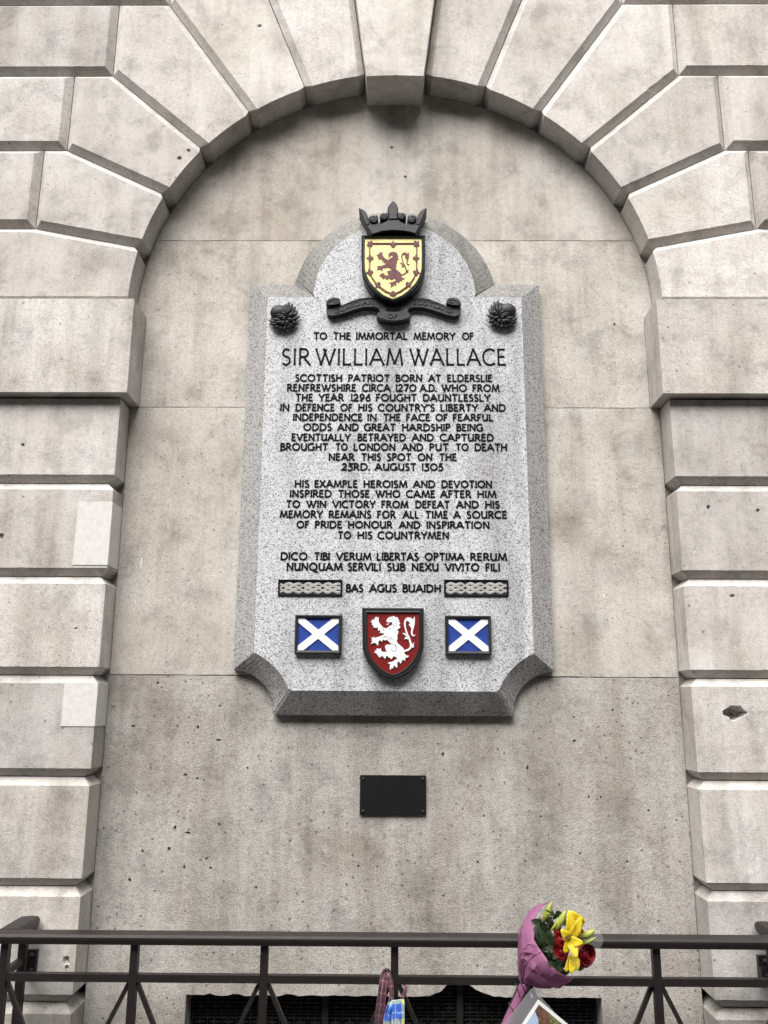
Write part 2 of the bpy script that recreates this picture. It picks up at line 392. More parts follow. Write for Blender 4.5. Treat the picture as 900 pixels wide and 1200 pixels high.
def block(name, poly, types, depth=DF, mat='block', back=.05):
    """types per edge: 'c' chamfered joint, 's' sharp joint, 'j' face that turns into the niche"""
    if area(poly) < 0:
        poly = poly[::-1]; types = types[:-1][::-1] + types[-1:]
        # edge i of the reversed outline joins old vertices n-1-i and n-2-i
    n = len(poly)
    cf = {'c': CC, 's': .003, 'g': .0075, 'j': 0.}; cg = {'c': CR, 's': CR, 'g': .0075, 'j': CC}
    r0 = offset(poly, [cf[t_] for t_ in types]); r1 = offset(poly, [cg[t_] for t_ in types])
    # where a curved jamb is split in many short edges only the end points step back
    mb = MB(); rng = random.Random(hash((round(poly[0][0], 3), round(poly[0][1], 3), n)) & 0xffff)
    A, B, T = [], [], []
    for i in range(n):
        j = (i + 1) % n
        a0, a1, b0, b1 = map(Vector, (r0[i], r0[j], r1[i], r1[j]))
        k = 1 if types[i] == 'j' else max(1, int((a1 - a0).length / .014))
        chip = 0.
        for q in range(k):
            u = q / k
            pa = a0.lerp(a1, u); pb = b0.lerp(b1, u)
            if types[i] == 'c' and q: 
                nrm = Vector((-(a1 - a0).y, (a1 - a0).x)).normalized()
                
                if rng.random() < .012: chip = rng.uniform(.002, .006)
                chip *= .45
                pa = pa + nrm * (rng.gauss(0, .00035) + chip)
            A.append(tuple(pa)); B.append(tuple(pb)); T.append(types[i])
    N = len(A)
    yf, yg = -depth, -depth + CDP
    vs = [(x, yf, z) for x, z in A] + [(x, yg, z) for x, z in B] + [(x, back, z) for x, z in B] + [(x, back, z) for x, z in A]
    fs = []
    for i in range(N):
        j = (i + 1) % N
        if T[i] != 'j':
            fs += [(i, j, N + j, N + i), (N + i, N + j, 2 * N + j, 2 * N + i)]
        else:
            fs.append((i, j, 3 * N + j, 3 * N + i))
            if T[i - 1] != 'j': fs += [(i, 3 * N + i, 2 * N + i, N + i)]
            if T[j] != 'j': fs += [(j, N + j, 2 * N + j, 3 * N + j)]
    punch(vs, fs, [[Vector((x, z, 0)) for x, z in A]], list(range(N)), [h for h in HOLES if inside((h[0], h[1]), r0)], yf, rng)
    mb.add(vs, fs)
    return mb.build(name, M[mat], facade, weld=False)
def mirror(poly, types):
    """mirrored outline keeps its edges in the same order"""
    return [(-x, z) for x, z in poly], types
def put(name, poly, types, **kw):
    types = list(types)
    for sgn in (1, -1):
        pl = [(sgn * x, z) for x, z in poly]; ty = list(types)
        if area(pl) < 0:
            pl = pl[::-1]; ty = [ty[(len(ty) - 2 - i) % len(ty)] for i in range(len(ty))]
        block(name, pl, ty, **kw)
def rad(a, z): return (z - ZC) / math.tan(R_(a))
ANG = [83.08, 69.23, 55.38, 41.54, 27.69, 13.85, 0.]
ZR = [5.19, 4.848, 4.50, 4.152, 3.803, 3.453, 3.125]
XV = [None, None, .949, 1.16, 1.318, 1.41, None]                 # where each radial joint meets its course
for k in range(6):
    a0, a1 = ANG[k + 1], ANG[k]
    arc = arcpts(0, ZC, RA, a1, a0, 8)                            # from upper joint down to lower joint
    zt, zl = ZR[k], ZR[k + 1]
    xl = rad(a0, zl) if k < 5 else 2.3
    if k < 5: xl = {1: .949, 2: 1.16, 3: 1.318, 4: 1.41}.get(k, xl)
    xt = {0: .2527, 1: .655, 2: .949, 3: 1.16, 4: 1.318, 5: 1.41}[k]
    # outline: arc (jamb), along the lower joint, up the vertical joint, along the course, back down the upper joint
    poly = arc + [(xl, zl), (xl, zt), (xt, zt)]
    ty = ['j'] * 8 + ['c', 'c', 'c', 'c']
    if k == 5: ty = ['j'] * 8 + ['c', 'c', 'c', 'c']
    if k == 0: ty = ['j'] * 8 + ['c', 'c', 'c', 'c']
    put('voussoir', poly, ty, mat='voussoir')
# keystone stands proud and hangs lower
key = [(-.116, 4.083), (0, 4.087), (.116, 4.083), (.2527, 5.19), (-.2527, 5.19)]
mb = MB(); mb.prism([(x * .985, z) for x, z in key], -.166, .05, .002); mb.build('keystone', M['voussoir'], facade)
# courses beside the voussoirs
for zl, zt, x0 in ((3.453, 3.803, 1.41), (3.803, 4.152, 1.318), (4.152, 4.50, 1.16), (4.50, 4.848, .949), (4.848, 5.19, .655)):
    xs = [x0, x0 + .98, x0 + 1.9, x0 + 2.9]
    for a, b in zip(xs, xs[1:]): put('rusticated_block', [(a, zl), (b, zl), (b, zt), (a, zt)], 'cccc')
put('rusticated_block', [(2.3, 3.125), (3.5, 3.125), (3.5, 3.453), (2.3, 3.453)], 'cccc')
put('rusticated_block', [(3.5, 3.125), (4.3, 3.125), (4.3, 3.453), (3.5, 3.453)], 'cccc')
# impost course stands proud of the piers
put('impost_block', [(.978, 2.745), (2.1, 2.745), (2.1, 3.1235), (.978, 3.1235)], 'scsj', depth=.154)
put('impost_block', [(2.1, 2.745), (3.3, 2.745), (3.3, 3.1235), (2.1, 3.1235)], 'scsc', depth=.154)
# pier courses
ZP = [2.745, 2.419, 2.077, 1.733, 1.398, 1.055, .712, .36, .0]
for i, (zt, zl) in enumerate(zip(ZP, ZP[1:])):
    x1 = 2.15 if i % 2 else 1.85
    if i == 0: put('rusticated_block', [(JW, zl), (x1, zl), (x1, zt), (JW, zt)], 'ccgj')
    else: put('rusticated_block', [(JW, zl), (x1, zl), (x1, zt), (JW, zt)], 'cccj')
    put('rusticated_block', [(x1, zl), (x1 + 1.1, zl), (x1 + 1.1, zt), (x1, zt)], 'cccc' if i else 'ccsc')
    put('rusticated_block', [(x1 + 1.1, zl), (4.2, zl), (4.2, zt), (x1 + 1.1, zt)], 'cccc' if i else 'ccsc')
# plain cornice above the picture
mb = MB(); mb.profile([(0, 0), (.22, .02), (.22, .14), (.3, .2), (.3, .32), (0, .34)], (-4.3, .05, 5.195), (4.3, .05, 5.195)); mb.build('cornice', M['block'], facade)
mb = MB(); mb.box(-4.3, 4.3, .17, .5, 0, 5.5); mb.build('wall_core', M['void'], facade)

# recessed wall slabs of the niche with fine joints between them
def rough_line(x0, x1, z, amp, step=.04, seed=1):
    rg = random.Random(seed); n = max(2, int(abs(x1 - x0) / step)); return [(x0 + (x1 - x0) * i / n, z + (rg.uniform(-amp, amp) if 0 < i < n else 0)) for i in range(n + 1)]
J = .0014
def slab(outline, mat):
    outline = ccw(outline); mb = MB(); n = len(outline); vs = [(x, 0, z) for x, z in outline] + [(x, .15, z) for x, z in outline]
    fs = [(i, (i + 1) % n, n + (i + 1) % n, n + i) for i in range(n)]
    punch(vs, fs, [[Vector((x, z, 0)) for x, z in outline]], list(range(n)), [h for h in PITS if inside((h[0], h[1]), outline)], 0., random.Random(n))
    mb.add(vs, fs); return mb.build('niche_slab', M[mat], facade, weld=False)
ri, ji, ii = RA - .0026, JW - .0024, .9765
aT = math.degrees(math.asin((3.455 - ZC) / ri))
slab(rough_line(-ri * math.cos(R_(aT)), ri * math.cos(R_(aT)), 3.455 + J, .0007, seed=2) + arcpts(0, ZC, ri, aT, 180 - aT, 48)[1:-1], 'panel')
slab(rough_line(-ii, ii, 2.747 + J, .0007, seed=3) + [(ii, ZC - .01)] + arcpts(0, ZC, ri, 0, aT, 10) + rough_line(ri * math.cos(R_(aT)), -ri * math.cos(R_(aT)), 3.455 - J, .0007, seed=4)[1:-1] + arcpts(0, ZC, ri, 180 - aT, 180, 10) + [(-ii, ZC - .01)], 'panel')
slab(rough_line(-ji, ji, 1.738 + J, .001, seed=5) + rough_line(ji, -ji, 2.747 - J, .0007, seed=6), 'panel')
# lowest slab has the vent opening cut in it with a broken upper edge
vl, vr, vt, vb = -.679, .6836, .708, .25
rg = random.Random(11); top = []
n = 70
for i in range(n + 1):
    x = vr + (vl - vr) * i / n; dz = rg.uniform(-.0016, .0016) if 0 < i < n else 0
    if .12 < x < .33: u = (x - .12) / .21; dz += .028 * math.sin(math.pi * u) + (.012 if .17 < x < .26 else 0) * rg.uniform(.6, 1.3)
    if -.62 < x < -.3: dz += .004 * math.sin(x * 70)
    top.append((x, vt + dz))
hole_out = [(vl, vb), (vr, vb)] + top
outl = [(-ji, 0), (ji, 0)] + rough_line(ji, -ji, 1.738 - J, .001, seed=7)
mb = MB()
loops = [[Vector((x, z, 0)) for x, z in outl], [Vector((x, z, 0)) for x, z in hole_out]]
pts = outl + hole_out; N1, N2 = len(outl), len(hole_out)
vs = [(x, 0, z) for x, z in pts] + [(x, .14, z) for x, z in pts]
fs = []
punch(vs, fs, loops, list(range(N1 + N2)), [h for h in PITS if h[1] < 1.72], 0., random.Random(4))
fs += [(i, (i + 1) % N1, N1 + N2 + (i + 1) % N1, N1 + N2 + i) for i in range(N1)]
fs += [(N1 + i, N1 + (i + 1) % N2, 2 * N1 + N2 + (i + 1) % N2, 2 * N1 + N2 + i) for i in range(N2)]
mb.add(vs, fs); mb.build('niche_slab', M['lowpanel'], facade, weld=False)
# paler repair pieces let into two left jamb stones
def patch(x0, z0, z1):
    mb = MB(); e = .0022; X = -JW + e; Y = -DF - e
    mb.prism([(x0, z0), (X, z0), (X, z1), (x0, z1)], Y, -DF + .01, 0)
    mb.box(X - .02, X, -DF + .0101, -.004, z0, z1)
    return mb.build('repair_piece', M['patch'], facade)
xa, za = P(92, 588, -DF); _, zb = P(90, 662, -DF); patch(xa, zb, za)
xa, za = P(76, 800, -DF); _, zb = P(73.5, 851, -DF); patch(xa, zb, za)

mb = MB(); mb.box(-1.12, 1.12, .016, .12, .76, 4.3); mb.build('niche_backing', M['panel'], facade)
# white splashes on the niche wall
for px_, py_, rx_, rz_ in ((165.6, 660, 1.6, 7.5), (158.3, 706, .8, 3), (708, 699, 2.4, 2.6)):
    x_, z_ = P(px_, py_, 0); rg = random.Random(int(px_)); mb = MB()
    mb.prism([(x_ + rx_ * .0031 * math.cos(a / 9 * 6.283) * rg.uniform(.6, 1.1), z_ + rz_ * .0031 * math.sin(a / 9 * 6.283) * rg.uniform(.8, 1.1)) for a in range(9)], -.0012, .002, .0004); mb.build('white_splash', M['patch'], facade)

# ------------------------------------------------------------------ iron vent grille in the opening
gr_ = empty('ventilation_grille', (0, .1, vb), 'black cast iron ventilation grille in the low wall opening behind the railing', 'grille')
for k, (xa, xb) in enumerate(((vl + .01, -.235), (-.215, .215), (.235, vr - .01))):
    mb = MB(); y0, y1 = .075, .087; s_ = .047; nx = int((xb - xa) / s_); nz_ = int((vt + .03 - vb) / s_) + 1; s_x = (xb - xa) / nx
    for i in range(nx):
        for j in range(nz_):
            cx_, cz_ = xa + (i + .5) * s_x, vb + (j + .5) * s_
            mb.box(cx_ - .017, cx_ + .017, y0, y1, cz_ - .003, cz_ + .003); mb.box(cx_ - .003, cx_ + .003, y0 - .001, y1, cz_ - .017, cz_ + .017)
            for sx, sz in ((1, 1), (-1, 1), (1, -1), (-1, -1)):
                mb.box(cx_ + sx * .0135 - .009, cx_ + sx * .0135 + .009, y0 + .001, y1, cz_ + sz * .0125 - .0025, cz_ + sz * .0125 + .0025)
    mb.build('fret_panel', M['grille'], gr_, weld=False)
    mb = MB(); fr = .01
    for j in range(nz_ + 1): mb.box(xa, xb, y0 + .004, y1 - .002, vb + j * s_ - .002, vb + j * s_ + .002)
    for i in range(nx + 1): mb.box(xa + i * s_x - .002, xa + i * s_x + .002, y0 + .003, y1 - .003, vb, vb + nz_ * s_)
    mb.build('grille_lattice', M['grille'], gr_, weld=False)
for x in (-.225, .225):
    mb = MB(); mb.box(x - .01, x + .01, .06, .09, vb, vt + .04); mb.build('grille_bar', M['grille'], gr_)

# ------------------------------------------------------------------ the granite memorial
mem = empty('memorial_plaque', (0, 0, 1.6), 'large grey granite memorial tablet with round head, black inscription and painted shields', 'memorial plaque')
out = [(-.412, 1.602), (.412, 1.602), (.424, 1.606)] + arcpts(.565, 1.604, .150, 172, 96, 10) + [(.566, 1.757), (.566, 3.245), (.392, 3.245)]
a0 = math.degrees(math.acos(.392 / .4))
out += arcpts(0, 3.165, .40, math.degrees(math.asin(.08 / .4)), 180 - math.degrees(math.asin(.08 / .4)), 40)[1:-1]
out += [(-.392, 3.245), (-.566, 3.245), (-.566, 1.757)] + arcpts(-.565, 1.604, .150, 84, 8, 10) + [(-.424, 1.606)]
BV = .080; YP = -.082
# face outline written directly: same features, set in by the bevel
fo = [(-.352, 1.685), (.352, 1.685)] + arcpts(.585, 1.59, .245, 157, 113, 8)[0:] + [(.487, 1.815), (.487, 3.165), (.306, 3.165)]
fo += arcpts(0, 3.17, .312, -1, 181, 40)[0:] + [(-.306, 3.165), (-.487, 3.165), (-.487, 1.815)] + arcpts(-.585, 1.59, .245, 67, 23, 8)
def resample(poly, marks, counts):
    """resample an outline between marked corner vertices with the given number of steps"""
    res = []
    for m_, (a, b) in enumerate(zip(marks, marks[1:] + [marks[0] + len(poly)])):
        pts_ = [Vector(poly[i % len(poly)]) for i in range(a, b + 1)]
        L_ = [0]
        for p, q in zip(pts_, pts_[1:]): L_.append(L_[-1] + (q - p).length)
        for s_ in range(counts[m_]):
            t_ = L_[-1] * s_ / counts[m_]; k = max(i for i in range(len(L_)) if L_[i] <= t_ + 1e-9); k = min(k, len(pts_) - 2)
            u = (t_ - L_[k]) / max(1e-9, L_[k + 1] - L_[k]); res.append(tuple(pts_[k].lerp(pts_[k + 1], u)))
    return res
# corner marks: bottom L, bottom R, R arc end, R shoulder, R neck, L neck, L shoulder, L arc end
def near(poly, pt): return min(range(len(poly)), key=lambda i: (poly[i][0] - pt[0]) ** 2 + (poly[i][1] - pt[1]) ** 2)
corn_o = [(-.418, 1.602), (.418, 1.602), (.566, 1.757), (.566, 3.245), (.392, 3.245), (-.392, 3.245), (-.566, 3.245), (-.566, 1.757)]
corn_f = [(-.352, 1.685), (.352, 1.685), (.487, 1.815), (.487, 3.165), (.306, 3.165), (-.306, 3.165), (-.487, 3.165), (-.487, 1.815)]
cnt = [8, 14, 12, 4, 48, 4, 12, 14]
mo = sorted(near(out, c) for c in corn_o); mf = sorted(near(fo, c) for c in corn_f)
ro = resample(out, mo, cnt); rf = resample(fo, mf, cnt)
mb = MB(); n = len(ro)
vs = [(x, .02, z) for x, z in ro] + [(x, -.03, z) for x, z in ro] + [(x, YP, z) for x, z in rf]
fs = [(k * n + i, k * n + (i + 1) % n, (k + 1) * n + (i + 1) % n, (k + 1) * n + i) for k in (0, 1) for i in range(n)]
fs += [tuple(2 * n + i for i in t_) for t_ in tessellate_polygon([[Vector((x, z, 0)) for x, z in rf]])]
mb.add(vs, fs)
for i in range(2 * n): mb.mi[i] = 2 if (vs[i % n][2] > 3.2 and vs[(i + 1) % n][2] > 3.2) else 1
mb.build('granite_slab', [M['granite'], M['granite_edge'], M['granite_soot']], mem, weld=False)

# ---- lettering drawn with strokes
def ar(cx, cy, rx, ry, a0, a1, n=12): return [(cx + rx * math.cos(R_(a0 + (a1 - a0) * i / n)), cy + ry * math.sin(R_(a0 + (a1 - a0) * i / n))) for i in range(n + 1)]
S = lambda *p: list(p)
GL = {
 'A': (.84, [S((0, 0), (.40, 1)), S((.38, 1), (.84, 0)), S((.15, .34), (.68, .34))]),
 'B': (.58, [S((.07, 0), (.07, 1)), S((.07, .97), (.27, .97)) + ar(.27, .76, .21, .21, 85, -85, 7) + S((.07, .55)), S((.07, .54), (.32, .54)) + ar(.32, .285, .25, .255, 85, -85, 7) + S((.07, .03))]),
 'C': (.78, [ar(.46, .5, .44, .48, 48, 312, 16)]),
 'D': (.80, [S((.07, 0), (.07, 1)), S((.07, .97), (.30, .97)) + ar(.30, .5, .46, .47, 85, -85, 12) + S((.07, .03))]),
 'E': (.54, [S((.07, 0), (.07, 1)), S((.07, .96), (.50, .96)), S((.07, .53), (.44, .53)), S((.07, .04), (.54, .04))]),
 'F': (.50, [S((.07, 0), (.07, 1)), S((.07, .96), (.50, .96)), S((.07, .52), (.42, .52))]),
 'G': (.84, [ar(.46, .5, .44, .48, 52, 318, 16), S((.79, .16), (.79, .46)), S((.56, .44), (.86, .44))]),
 'H': (.74, [S((.07, 0), (.07, 1)), S((.67, 0), (.67, 1)), S((.07, .52), (.67, .52))]),
 'I': (.14, [S((.07, 0), (.07, 1))]),
 'J': (.34, [S((.27, 1), (.27, .2), (.18, .03), (.0, .0))]),
 'K': (.66, [S((.07, 0), (.07, 1)), S((.08, .45), (.58, 1)), S((.22, .58), (.66, 0))]),
 'L': (.52, [S((.07, 0), (.07, 1)), S((.07, .04), (.52, .04))]),
 'M': (.98, [S((.04, 0), (.18, 1)), S((.16, 1), (.49, .08)), S((.49, .08), (.82, 1)), S((.80, 1), (.95, 0))]),
 'N': (.76, [S((.07, 0), (.07, 1)), S((.05, 1), (.71, 0)), S((.69, 0), (.69, 1))]),
 'O': (.96, [ar(.48, .5, .43, .46, 90, 450, 22)]),
 'P': (.56, [S((.07, 0), (.07, 1)), S((.07, .97), (.27, .97)) + ar(.27, .73, .24, .24, 85, -85, 8) + S((.07, .49))]),
 'Q': (.98, [ar(.48, .5, .43, .46, 90, 450, 22), S((.42, .08), (.62, -.12), (.98, -.2))]),
 'R': (.64, [S((.07, 0), (.07, 1)), S((.07, .97), (.27, .97)) + ar(.27, .73, .24, .24, 85, -85, 8) + S((.07, .49)), S((.27, .49), (.64, 0))]),
 'S': (.50, [ar(.25, .74, .19, .22, 40, 255, 9) + ar(.24, .26, .21, .24, 72, -145, 10)]),
 'T': (.66, [S((.33, 0), (.33, 1)), S((.0, .96), (.66, .96))]),
 'U': (.72, [S((.07, 1), (.07, .34)) + ar(.33, .30, .26, .27, 180, 340, 9) + S((.62, .3)), S((.65, 0), (.65, 1))]),
 'V': (.78, [S((0, 1), (.40, 0)), S((.38, 0), (.78, 1))]),
 'W': (1.16, [S((0, 1), (.33, 0)), S((.31, 0), (.60, .94)), S((.46, 1), (.84, 0)), S((.82, 0), (1.14, 1))]),
 'X': (.70, [S((.02, 1), (.70, 0)), S((0, 0), (.66, 1))]),
 'Y': (.72, [S((0, 1), (.36, .46)), S((.72, 1), (.36, .46)), S((.36, .5), (.36, 0))]),
 'Z': (.62, [S((.02, .96), (.6, .96), (.0, .04), (.62, .04))]),
 '0': (.84, [ar(.42, .5, .38, .46, 90, 450, 20)]),
 '1': (.18, [S((.11, 0), (.11, 1)), S((.11, .97), (.02, .93))]),
 '2': (.58, [ar(.27, .70, .22, .27, 160, -25, 9) + S((.0, .04), (.58, .04))]),
 '3': (.52, [S((.05, .94), (.46, .94), (.22, .60)) + ar(.21, .28, .27, .32, 80, -140, 11)]),
 '5': (.52, [S((.46, .96), (.14, .96), (.08, .58)) + ar(.20, .30, .27, .32, 110, -140, 11)]),
 '6': (.58, [S((.48, 1), (.18, .62), (.07, .38)), ar(.29, .30, .23, .28, 90, 450, 16)]),
 '7': (.56, [S((.0, .95), (.54, .95), (.2, 0))]),
 '9': (.58, [ar(.29, .70, .23, .28, 90, 450, 16), S((.52, .66), (.42, .38), (.12, 0))]),
 '.': (.14, [S((.07, -.01), (.07, .13))]),
 "'": (.12, [S((.09, 1.06), (.05, .78))]),
}
def word_mesh(mb, word, place, wt, yf, yb):
    """place maps (fraction of word length 0..1, height in caps) to (x, z)"""
    gap = .155; adv = []; x = 0
    for ch in word: adv.append(x); x += GL[ch][0] + gap
    tot = x - gap; q = 0
    for ch, a in zip(word, adv):
        for st in GL[ch][1]:
            pts_ = st
            if len(pts_) == 2 and pts_[0][0] is not None:
                (xa, ya), (xb, yb_) = pts_; pts_ = [(xa, ya), (xa * .8 + xb * .2, ya * .8 + yb_ * .2), (xa * .2 + xb * .8, ya * .2 + yb_ * .8), (xb, yb_)]
            mb.stroke([place((a + px) / tot, py) for px, py in pts_], wt, yf - q * .00004, yb, 1.35); q = (q + 1) % 5
LINES = [
 (390.0, 397.9, [('TO', 368, 383), ('THE', 390.8, 410.8), ('IMMORTAL', 417.5, 477.5), ('MEMORY', 485, 533.3), ('OF', 541.7, 554.7)], .0056),
 (408.6, 428.0, [('SIR', 330.3, 363.6), ('WILLIAM', 370.2, 472), ('WALLACE', 480.5, 592.6)], .0068),
 (439.2, 447.0, [('SCOTTISH', 346.2, 400.8), ('PATRIOT', 408.3, 456.3), ('BORN', 463.7, 494.5), ('AT', 502.5, 516.3), ('ELDERSLIE', 524.2, 576.7)], .0056),
 (450.6, 458.6, [('RENFREWSHIRE', 336.7, 417.2), ('CIRCA', 424.7, 457.2), ('1270', 463.7, 487.5), ('A.D.', 492.5, 511.3), ('WHO', 517.8, 546.7), ('FROM', 553.8, 585)], .0056),
 (462.0, 470.0, [('THE', 346.7, 366.7), ('YEAR', 373.8, 402.5), ('1296', 411.2, 434.2), ('FOUGHT', 440.8, 488), ('DAUNTLESSLY', 495.8, 574.5)], .0056),
 (473.7, 481.7, [('IN', 328.7, 338.8), ('DEFENCE', 346.7, 392), ('OF', 399.2, 412.8), ('HIS', 420, 436.2), ("COUNTRY'S", 443.3, 509.2), ('LIBERTY', 516.3, 560), ('AND', 567.5, 592.2)], .0056),
 (485.2, 493.0, [('INDEPENDENCE', 343.7, 424.5), ('IN', 430.8, 441.2), ('THE', 449.5, 469.2), ('FACE', 476.2, 503.8), ('OF', 510.5, 524.2), ('FEARFUL', 530.8, 577.8)], .0056),
 (496.8, 504.7, [('ODDS', 355.8, 388.3), ('AND', 395.8, 420), ('GREAT', 427, 463.3), ('HARDSHIP', 471.3, 527.5), ('BEING', 535, 565.8)], .0056),
 (508.6, 516.6, [('EVENTUALLY', 342, 410.5), ('BETRAYED', 419.2, 475.3), ('AND', 483, 508), ('CAPTURED', 515.8, 578.3)], .0056),
 (519.9, 527.9, [('BROUGHT', 328.7, 384.2), ('TO', 393.8, 407), ('LONDON', 414.7, 463), ('AND', 471.2, 495.5), ('PUT', 503.3, 525.5), ('TO', 534.5, 548.8), ('DEATH', 556.3, 593.8)], .0056),
 (531.6, 539.6, [('NEAR', 385.5, 415), ('THIS', 423.7, 446.2), ('SPOT', 453.8, 481.7), ('ON', 489.7, 506.3), ('THE', 515, 535)], .0056),
 (543.2, 551.1, [('23RD.', 400.8, 433.3), ('AUGUST', 439.7, 487.5), ('1305', 494.2, 519.2)], .0056),
 (563.2, 571.2, [('HIS', 345.5, 362.2), ('EXAMPLE', 368.8, 418.8), ('HEROISM', 426.2, 477), ('AND', 484.5, 509.5), ('DEVOTION', 517.5, 576.2)], .0056),
 (574.7, 582.8, [('INSPIRED', 340, 388.3), ('THOSE', 396.7, 433), ('WHO', 440.5, 468.7), ('CAME', 476.3, 509.7), ('AFTER', 516.2, 551.7), ('HIM', 559.5, 581.2)], .0056),
 (587.0, 595.0, [('TO', 335.8, 351.3), ('WIN', 359.5, 382), ('VICTORY', 390, 439.7), ('FROM', 447.2, 478.3), ('DEFEAT', 487, 526.7), ('AND', 535, 560.5), ('HIS', 568.7, 585.3)], .0056),
 (598.8, 607.0, [('MEMORY', 328.3, 378), ('REMAINS', 385.5, 434.7), ('FOR', 442.2, 463.3), ('ALL', 472.5, 490.5), ('TIME', 498.7, 524.7), ('A', 531.7, 539.2), ('SOURCE', 547.2, 593.8)], .0056),
 (611.0, 618.9, [('OF', 347.8, 362), ('PRIDE', 369.2, 400.8), ('HONOUR', 408, 459.5), ('AND', 468, 492.2), ('INSPIRATION', 500, 573.3)], .0056),
 (623.2, 631.3, [('TO', 396.3, 411.2), ('HIS', 419.2, 436.2), ('COUNTRYMEN', 443, 525.8)], .0056),
 (647.9, 656.4, [('DICO', 329.2, 360), ('TIBI', 368.7, 386.2), ('VERUM', 394.2, 435), ('LIBERTAS', 441.7, 490.3), ('OPTIMA', 498, 543.7), ('RERUM', 551.2, 593.7)], .0058),
 (660.0, 668.7, [('NUNQUAM', 336.2, 401.2), ('SERVILI', 407.8, 445.8), ('SUB', 453.8, 474.7), ('NEXU', 482.8, 513.7), ('VIVITO', 521.7, 561.2), ('FILI', 569.2, 585.5)], .0058),
 (685.0, 693.6, [('BAS', 405.8, 425.3), ('AGUS', 433.3, 464.5), ('BUAIDH', 472, 516.3)], .0058),
]
for yt, yb2, words, wt in LINES:
    _, zt = P(461, yt, YP); _, zb = P(461, yb2, YP); mb = MB()
    for wd, x0, x1 in words:
        X0, _ = P(x0, (yt + yb2) / 2, YP); X1, _ = P(x1, (yt + yb2) / 2, YP)
        word_mesh(mb, wd, lambda u, v: (X0 + (X1 - X0) * u, zb + (zt - zb) * v), wt, YP - .002, YP + .002)
    mb.build('inscription_line', M['letter'], mem, weld=False)

# ---- heraldic lion, traced once and used on both shields
LION = [(375,240),(390,215),(420,200),(455,196),(465,185),(477,200),(500,205),(516,213),(526,214),(524,238),(542,246),(534,265),(553,286),(539,300),(536,316),(557,331),(542,350),(521,364),(502,373),(530,390),(523,420),(511,450),(516,490),(504,512),(520,550),(555,580),(590,610),(604,640),(604,662),(612,690),(630,709),(666,715),(650,738),(622,736),(618,760),(612,785),(596,766),(576,770),(570,800),(552,820),(545,796),(525,791),(510,812),(516,842),(504,872),(490,860),(476,842),(462,852),(460,882),(440,870),(425,899),(411,890),(418,862),(409,850),(424,832),(404,816),(383,812),(410,799),(450,790),(480,770),(520,745),(500,735),(465,715),(450,742),(432,760),(416,737),(396,735),(386,716),(370,716),(352,754),(338,742),(325,716),(313,706),(313,737),(299,712),(286,727),(275,742),(262,711),(245,700),(238,681),(203,672),(225,660),(216,645),(240,640),(243,613),(268,625),(296,614),(301,650),(330,664),(376,660),(364,640),(350,605),(355,575),(385,565),(430,568),(425,553),(401,525),(385,511),(365,501),(350,517),(340,501),(320,501),(313,530),(300,520),(285,506),(266,521),(263,562),(252,582),(239,556),(225,546),(205,541),(189,546),(163,562),(174,536),(190,515),(170,515),(180,495),(163,473),(195,480),(200,458),(216,480),(245,470),(290,455),(330,435),(345,420),(300,411),(277,417),(290,395),(285,366),(265,387),(254,371),(262,350),(245,336),(230,352),(215,336),(188,347),(205,325),(178,306),(185,285),(153,262),(185,264),(173,238),(205,240),(219,208),(235,199),(246,209),(267,204),(268,235),(264,255),(291,300),(326,340),(346,350),(386,348),(401,325),(425,314),(449,300),(445,276),(425,264),(411,276),(388,307),(362,296),(386,292),(404,279),(399,266),(378,270),(366,256)]
TUFT = [(640,207),(690,211),(722,235),(741,192),(745,245),(742,300),(725,360),(712,405),(724,440),(755,440),(730,461),(703,447),(691,405),(699,350),(679,322),(663,302),(682,281),(660,258),(636,250)]
STEM = [(600,652),(655,637),(690,603),(692,555),(668,480),(640,420),(620,350),(610,290),(622,245),(650,222)]
STEMW = [24, 24, 24, 25, 24, 22, 19, 22, 26, 30]
BARB1 = [(578,420),(602,411),(622,425),(648,470),(650,498),(625,489),(605,497),(612,474),(634,470),(618,443),(600,431)]
BARB2 = [(688,548),(715,560),(737,533),(729,565),(732,600),(709,608),(704,580),(688,592)]
INK = [[(400,352),(415,362),(430,352)],[(460,300),(470,330),(462,352)],[(490,270),(500,300),(490,322)],[(500,240),(512,262)],[(440,212),(450,228)],[(320,470),(350,460),(368,450),(358,480)],[(385,500),(400,480),(412,462)],[(415,515),(430,490),(440,470)],[(450,510),(462,490)],[(430,620),(440,645),(470,655),(498,640),(503,605),(488,575),(460,560),(425,552)],[(480,575),(500,600)],[(340,360),(325,385)],[(310,345),(325,360)]]
def lion(parent, fmap, yf, yb, mat, ink):
    mb = MB()
    mb.prism([fmap(x, y) for x, y in LION], yf, yb); mb.prism([fmap(x, y) for x, y in TUFT], yf - .0002, yb)
    mb.prism([fmap(x, y) for x, y in BARB1], yf - .0004, yb); mb.prism([fmap(x, y) for x, y in BARB2], yf - .0004, yb)
    k = abs(fmap(100, 0)[0] - fmap(0, 0)[0]) / 100
    mb.stroke([fmap(x, y) for x, y in STEM], [w_ * k for w_ in STEMW], yf + .0002, yb)
    o = mb.build('heraldic_lion', M[mat], parent, weld=False)
    mb = MB()
    for ln in INK: mb.stroke([fmap(x, y) for x, y in ln], 5 * k, yf - .0006, yf + .001)
    mb.dome((fmap(418, 232)[0], yf, fmap(418, 232)[1]), 6 * k, .001, 6 * k, 8, 3)
    mb.build('lion_detail', M[ink], o, weld=False)
    return o
